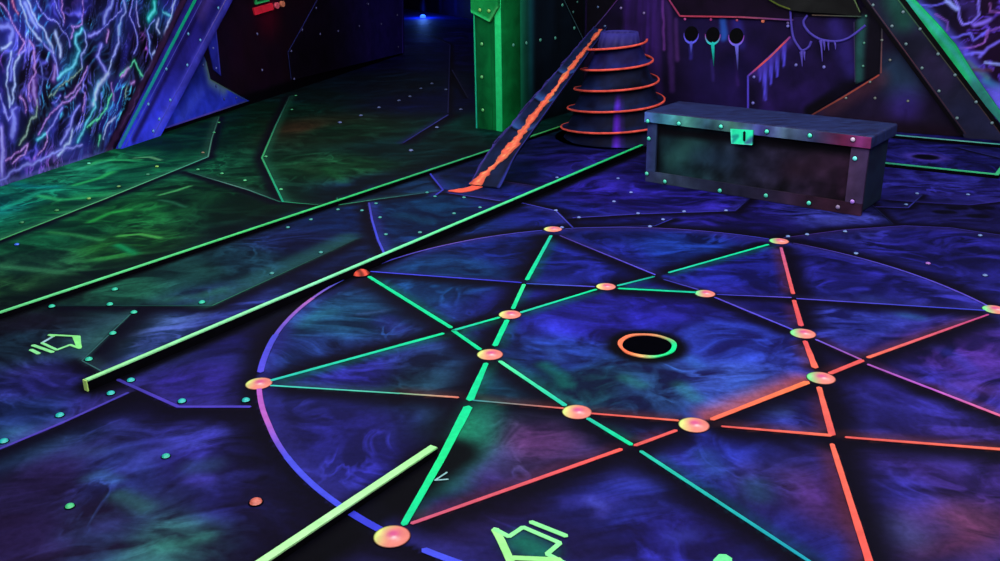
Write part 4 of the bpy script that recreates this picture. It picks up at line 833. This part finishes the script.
pn.stroke([(672,160),(685,148),(696,146)], .05, (34,72,66), .7, .95); pn.stroke([(700,155),(725,160)], .05, (26,40,60), .5, .9); pn.stroke([(655,172),(655,130)], .02, (4,4,8), .8, .8); pn.stroke([(655,131),(860,152)], .022, (6,4,8), .9, .8); pn.stroke([(790,170),(820,165)], .05, (44,26,40), .5, .9)
def raw_slab(name, u0, u1, v0, v1, th, paint, parent, h0=-.016): return slab(name, CF, [(u0, v0), (u1, v0), (u1, v1), (u0, v1)], th, paint, .014, parent, raw=True, h0=h0)
raw_slab('front_panel', T_L-.002, CL-T_R+.002, .05, .30, .004, pn, ch)
frm = chestp([(0,(44,48,84)),(.1,(46,58,74)),(.3,(30,34,52)),(.6,(32,27,46)),(.85,(46,24,38)),(1,(44,24,40))], .45)
fr2 = chestp([(0,(40,46,90)),(.1,(42,60,74)),(.92,(58,42,66)),(1,(62,46,78))], .3)
raw_slab('bottom_rail', 0, CL, .002, .056, .018, frm, ch)
raw_slab('stile', 0, T_L, .057, .302, .018, fr2, ch); raw_slab('stile', CL-T_R, CL, .057, .302, .018, fr2, ch)
lid = cbox('lid', -.014, CL+.014, -.012, CD+.012, .306, .362, M_LIDT, ch, .008)
lidp = chestp([(0,(60,80,140)),(.08,(60,120,140)),(.2,(60,120,105)),(.3,(45,75,90)),(.42,(60,100,90)),(.55,(60,60,125)),(.65,(70,90,110)),(.78,(44,50,80)),(.9,(90,30,60)),(.97,(105,40,92)),(1,(95,34,74))], .45, 16)
slab('lid_band', CF, [(-.010, .309), (CL+.010, .309), (CL+.010, .357), (-.010, .357)], .006, lidp, .012, lid, raw=True, h0=.012)
rivets(CF, [(648,121),(679,123.5),(721,126.5),(767,131.5),(810,135.5),(853,139.5,(190,170,190))], (70,210,175), .010, lid, KC, h=.0185, name='rivet')
rivets(CF, [(649,138.5),(647,173.5),(665,181.5),(720,190.5),(766,195.5),(809,203),(838,207,(130,110,140)),(855,158.5,(110,230,220)),(852.5,201.5,(160,110,200))], (70,190,160), .010, ch, KC, h=.002, name='rivet')
la = slab('latch', CF, [(733,128),(755.5,129.5),(754.5,144),(734,142.5)], .012, Paint(CF, (40,225,160), KC).stroke([(734,142),(740,135),(735,136)], .008, (20,110,110), .7, .8).stroke([(750,142),(755,138)], .012, (60,70,120), .8, .8).stroke([(734,129),(734.5,143),(754,143.5)], .003, (110,230,200), .6, .5), .004, ch, h0=.018)
strip_obj('keyhole', dict(CF, O=CF['O']+CF['N']*.030), [(744.5,132),(744.3,140.5)], .012, [(6,20,22)], KC, la, h=.0015)

#======================================================================= SPIRAL TOWER
gf = fl(616, 149)[:2]; dv = gf-CAM[:2]; dv /= np.linalg.norm(dv); BC = gf+dv*.365
bt = thing('spiral_tower', 'dark conical tower wrapped in a spiral of orange rims between chute and chest', 'tower', (*BC, 0))
zR = zat((BC[0]+.17, BC[1]), 39); PITCH_Z = .118; R0 = .172; dR = .040; LAPS = (zR-.02)/PITCH_Z
A0_ = -.6; n = int(LAPS*64)
rt_ = math.atan2(RX[1], RX[0])
vs, fs, cs, rv_, rf_ = [], [], [], [], []
lat = np.array([-dv[1], dv[0]])   # left as seen from the lane
ang_r = math.atan2(-lat[1], -lat[0])
T0 = -.0
prof_n = 8
for i in range(n+1):
    T = i/64; Rr = R0+dR*T; z = zR-PITCH_Z*T; a = ang_r-2*math.pi*T
    for j in range(prof_n):
        q = (j-1)/(prof_n-3)
        if j == 0: zz, r = z-.004, Rr-.008
        elif j == prof_n-1: zz, r = z-PITCH_Z+.003, Rr+dR-.008
        else: zz = z-.012-(PITCH_Z-.017)*q; r = (Rr-.048)+(dR+.006)*q**1.2
        q = min(1, max(0, q))
        zz = max(zz, .0); x, y = BC[0]+r*math.cos(a), BC[1]+r*math.sin(a); vs.append((x, y, zz))
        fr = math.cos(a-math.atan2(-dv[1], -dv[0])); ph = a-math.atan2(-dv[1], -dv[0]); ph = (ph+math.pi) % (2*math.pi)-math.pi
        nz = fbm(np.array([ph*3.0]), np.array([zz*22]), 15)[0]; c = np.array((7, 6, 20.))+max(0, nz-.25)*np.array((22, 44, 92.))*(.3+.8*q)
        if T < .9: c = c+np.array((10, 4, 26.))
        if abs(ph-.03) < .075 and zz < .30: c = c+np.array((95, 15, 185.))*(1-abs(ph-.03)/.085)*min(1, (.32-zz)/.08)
        cs.append(c)
    for (dr_, dz) in ((-.012, .003), (-.004, .0055), (0, .003), (0, -.005), (-.005, -.008), (-.012, -.006)):
        rv_.append((BC[0]+(Rr+dr_)*math.cos(a), BC[1]+(Rr+dr_)*math.sin(a), max(.001, z+dz)))
for i in range(n):
    for j in range(prof_n-1): fs.append((i*prof_n+j, i*prof_n+j+1, (i+1)*prof_n+j+1, (i+1)*prof_n+j))
    for j in range(6): rf_.append((i*6+j, i*6+(j+1) % 6, (i+1)*6+(j+1) % 6, (i+1)*6+j))
rf_ += [(0, 1, 2, 3, 4, 5), tuple(n*6+j for j in range(5, -1, -1))]
# top cylinder with shallow bowl
seg = 40; b0_ = len(vs); zt = zR+.045
prof = [(.13, zR-.13), (.128, zR-.02), (.112, zt), (.104, zt), (.098, zt-.02), (.0, zt-.03)]
for r, z in prof:
    for i in range(seg): a = 2*math.pi*i/seg; vs.append((BC[0]+r*math.cos(a), BC[1]+r*math.sin(a), z)); cs.append((np.array((26, 20, 66.))+22*math.sin(i*1.3)**2) if z < zt-.001 else np.array((44, 40, 110.)))
for j in range(len(prof)-1):
    for i in range(seg): fs.append((b0_+j*seg+i, b0_+j*seg+(i+1) % seg, b0_+(j+1)*seg+(i+1) % seg, b0_+(j+1)*seg+i))
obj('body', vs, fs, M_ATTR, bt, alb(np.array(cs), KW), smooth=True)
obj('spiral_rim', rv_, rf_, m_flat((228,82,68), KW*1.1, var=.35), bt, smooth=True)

#======================================================================= CHUTE
bl, br = fl(468, 186), fl(500, 189); ztop = zR+.012
tl, tr = fl(595, 34, ztop), fl(607, 31, ztop)
c_b = (bl+br)/2; c_t = (tl+tr)/2; ax = c_t-c_b; AL = np.linalg.norm(ax); ax = ax/AL
sd = np.cross(ax, [0, 0, 1.0]); sd /= np.linalg.norm(sd); nm = np.cross(sd, ax)
wb_, wt_ = abs(np.dot(br-bl, sd))*1.0, .088
ct = thing('ball_chute', 'sloping dark trough carrying a painted orange stream down from the spiral tower', 'chute', (*c_b[:2], 0))
NS, NC = 90, 17
def tp(s, c, lift=0.0):
    w = (wb_+(wt_-wb_)*s)/2; x = max(-1, min(1, c))*w; y = .42*w*(abs(c)**2.4)*float(sstep(0, .14, s))
    return c_b+ax*AL*s+sd*x+nm*(y+.006+.016*min(1, s*6)+lift)
vs, fs, cs = [], [], []
for i in range(NS+1):
    s = i/NS
    for j in range(NC):
        c = -1+2*j/(NC-1); jag = .012*(vnoise(np.array([s*38.]), np.array([c*0+3.]), 4)[0]-.4) if j == 0 else 0
        vs.append(tp(s, c)-sd*jag*1.5)
        nz = fbm(np.array([s*26.]), np.array([c*2.2]), 33)[0]; col = np.array((7, 9, 26.))+nz*np.array((15, 30, 56.))*(.5+.5*s)
        for b_, wd_ in ((.29, .02), (.47, .018), (.66, .016)):
            if 0 < s-b_ < wd_*3: col = col+np.array((26, 46, 74.))*(1-(s-b_)/(wd_*3))
            if 0 < b_-s < .008: col = col*.2
        if j in (NC-1, NC-2): col = np.array((30, 36, 104.))
        if j == 0: col = np.array((50, 40, 110.))
        cs.append(col)
top_n = len(vs)
for i in range(NS+1):
    s = i/NS
    for j in range(NC):
        c = -1+2*j/(NC-1); p = tp(s, c)-nm*.018*(1 if abs(c) < .99 else .2); p[2] = max(p[2], .002); vs.append(p); cs.append(np.array((9, 10, 26.)))
for o_, fl_ in ((0, 1), (top_n, -1)):
    for i in range(NS):
        for j in range(NC-1):
            a = o_+i*NC+j; f_ = (a, a+1, a+1+NC, a+NC); fs.append(f_ if fl_ == 1 else f_[::-1])
for i in range(NS): a = i*NC; fs.append((a, a+NC, a+NC+top_n, a+top_n)); a = i*NC+NC-1; fs.append((a, a+NC, a+NC+top_n, a+top_n))
for j in range(NC-1): fs.append((j, j+1, j+1+top_n, j+top_n)); a = NS*NC+j; fs.append((a, a+1, a+1+top_n, a+top_n))
vs = [(v[0], v[1], max(v[2], .002)) for v in vs]
obj('trough', vs, fs, M_ATTR, ct, alb(np.array(cs), KW), smooth=True)
vs, fs, cs = [], [], []; NL = 200; NCC = 7
def nz1(x, s): return fbm(np.array([x]), np.array([s*3.1]), s, 3)[0]-.5
for i in range(NL+1):
    s = i/NL; ctr = -.02+.30*nz1(s*9, 3)-.50*sstep(.16, .0, s); hw = (.27+.04*math.sin(s*40)+.55*nz1(s*18, 8)+.35*nz1(s*60, 18)); hw = max(.12, hw)
    for j in range(NCC):
        c = ctr+hw*(-1+2*j/(NCC-1))*(1+.5*nz1(s*30, 20+j) if j in (0, NCC-1) else 1); vs.append(tp(s*.995+.002, c, .003))
        k_ = abs(-1+2*j/(NCC-1)); m = nz1(s*34, 40+j)+.5
        m2 = nz1(s*80+j*3, 60); cs.append(np.array((250, 104, 78.))*(1-k_*.22)*(.80+.34*m)+np.array((5, 110, 50.))*max(0, m2)*1.6)
for i in range(NL):
    for j in range(NCC-1): a = i*NCC+j; fs.append((a, a+1, a+1+NCC, a+NCC))
n0 = len(vs); lower = [(v[0]-nm[0]*.002, v[1]-nm[1]*.002, v[2]-nm[2]*.002) for v in vs]; fs += [tuple(x+n0 for x in f[::-1]) for f in fs]; vs += lower; cs += cs
st = [tp(.02, -.15), tp(.0, -.3)]
sp_px = smooth_pts([uv(FLOOR, *p) for p in ((484,182),(478,186.5),(470,189.5),(462,191),(449,191.5))], 8)
v, f, q = ribbon(FLOOR, sp_px, np.interp(np.linspace(0, 1, len(sp_px)), [0, .4, .8, 1], [.065, .06, .07, .012]), .0045, t=.003)
n0 = len(vs); vs += [tuple(x) for x in v]; fs += [tuple(i+n0 for i in x) for x in f]; cs += [np.array((250, 95, 72.))*(.85+.3*fbm(np.array([x[0]*40]), np.array([x[1]*40]), 2)[0]) for x in q]
ls = obj('painted_stream', vs, fs, M_LINE, ct, alb(np.array(cs), 1.25), smooth=False)

#======================================================================= blue lamp far back, ceiling, lights
lp = fl(423, 18)-WREAR['N']*.12; 
vs, fs = [], []
for j, (r, h) in enumerate(((.045, 0), (.045, .03), (.02, .05))):
    for i in range(16): a = 2*math.pi*i/16; vs.append((lp[0]+WREAR['N'][0]*.12+r*math.cos(a), lp[1]+WREAR['N'][1]*.12+r*math.sin(a), h+.002))
for j in range(2):
    for i in range(16): fs.append((j*16+i, j*16+(i+1) % 16, (j+1)*16+(i+1) % 16, (j+1)*16+i))
fs += [tuple(range(15, -1, -1)), tuple(32+i for i in range(16))]
m, nt, bs = _mat('blue lamp'); bs.inputs['Base Color'].default_value = (.02, .08, .8, 1); bs.inputs['Emission Color'].default_value = (.05, .2, 1, 1); bs.inputs['Emission Strength'].default_value = 1.3
tag(obj('floor_lamp', vs, fs, m), 'tiny blue glowing lamp on the floor at the foot of the far rear wall', 'lamp')
pl_ = bpy.data.lights.new('blue_lamp_light', 'POINT'); pl_.energy = 9; pl_.color = (.08, .25, 1); pl_.shadow_soft_size = .06
o = bpy.data.objects.new('blue_lamp_light', pl_); COL.objects.link(o); o.location = (lp[0]+WREAR['N'][0]*.12, lp[1]+WREAR['N'][1]*.12, .16)

cv = [(-7.5, -4.2, 2.72), (5.2, -4.2, 2.72), (5.2, 17, 2.72), (-7.5, 17, 2.72)]; cv += [(a, b, 2.8) for a, b, c in cv]
struct(obj('ceiling', cv, [(0, 1, 2, 3), (7, 6, 5, 4), (0, 1, 5, 4), (1, 2, 6, 5), (2, 3, 7, 6), (3, 0, 4, 7)], M_BLACK))

def area(name, loc, sx, sy, power, color, rot=(0, 0, 0)):
    l = bpy.data.lights.new(name, 'AREA'); l.shape = 'RECTANGLE'; l.size = sx; l.size_y = sy; l.energy = power; l.color = color
    o = bpy.data.objects.new(name, l); COL.objects.link(o); o.location = loc; o.rotation_euler = rot
LC = (.93, .95, 1.0)
area('ceiling_tube_light', (-1.4, -.4, 2.62), 3.0, 2.6, 62, LC)
area('ceiling_tube_light', (1.4, .4, 2.62), 3.0, 2.6, 55, LC)
area('ceiling_tube_light', (-1.0, 2.6, 2.60), 2.6, 2.4, 30, LC)
area('ceiling_tube_light', (-2.2, 7.0, 2.60), 2.0, 5.0, 60, LC)
area('added_wall_fill_light', (-.6, -2.6, 2.45), 5.0, .9, 135, LC, (math.radians(66), 0, 0))  # this and the next two: unseen fill lights added to brighten the walls
area('added_wall_fill_light', (2.6, .6, 2.4), 4.0, .8, 60, LC, (math.radians(60), 0, math.radians(70)))
area('added_wall_fill_light', (-1.6, 1.2, 2.4), 4.0, .8, 60, LC, (math.radians(60), 0, math.radians(-40)))
w = bpy.data.worlds.new('world'); SC.world = w; w.use_nodes = True; w.node_tree.nodes['Background'].inputs[0].default_value = (.02, .015, .05, 1); w.node_tree.nodes['Background'].inputs[1].default_value = .5
SC.view_settings.view_transform = 'Standard'; SC.view_settings.look = 'None'; SC.view_settings.gamma = 1; SC.view_settings.exposure = 0.0
SC.view_settings.use_curve_mapping = False
for nm, g in (('floor_stud', 'studs on the crossings of the floor star'), ('lane_kerb', 'low green topped kerbs on the floor'), ('painted_arrow', 'arrows painted on the floor'), ('porthole', 'dripping holes in the back wall'),
              ('slimy_cable', 'violet cables hanging on the back wall'), ('wall_plate', 'dark riveted wall plates'), ('wall_panel', 'panels on the back wall'), ('leaning_beam', 'leaning riveted beams'), ('gusset_plate', 'corner plates at the foot of the beams'), ('strut_plate', 'narrow upright plates beside the beams')):
    for o in COL.objects:
        if o.parent is None and o.name.split('.')[0] == nm: o['group'] = g
bpy.context.view_layer.update()
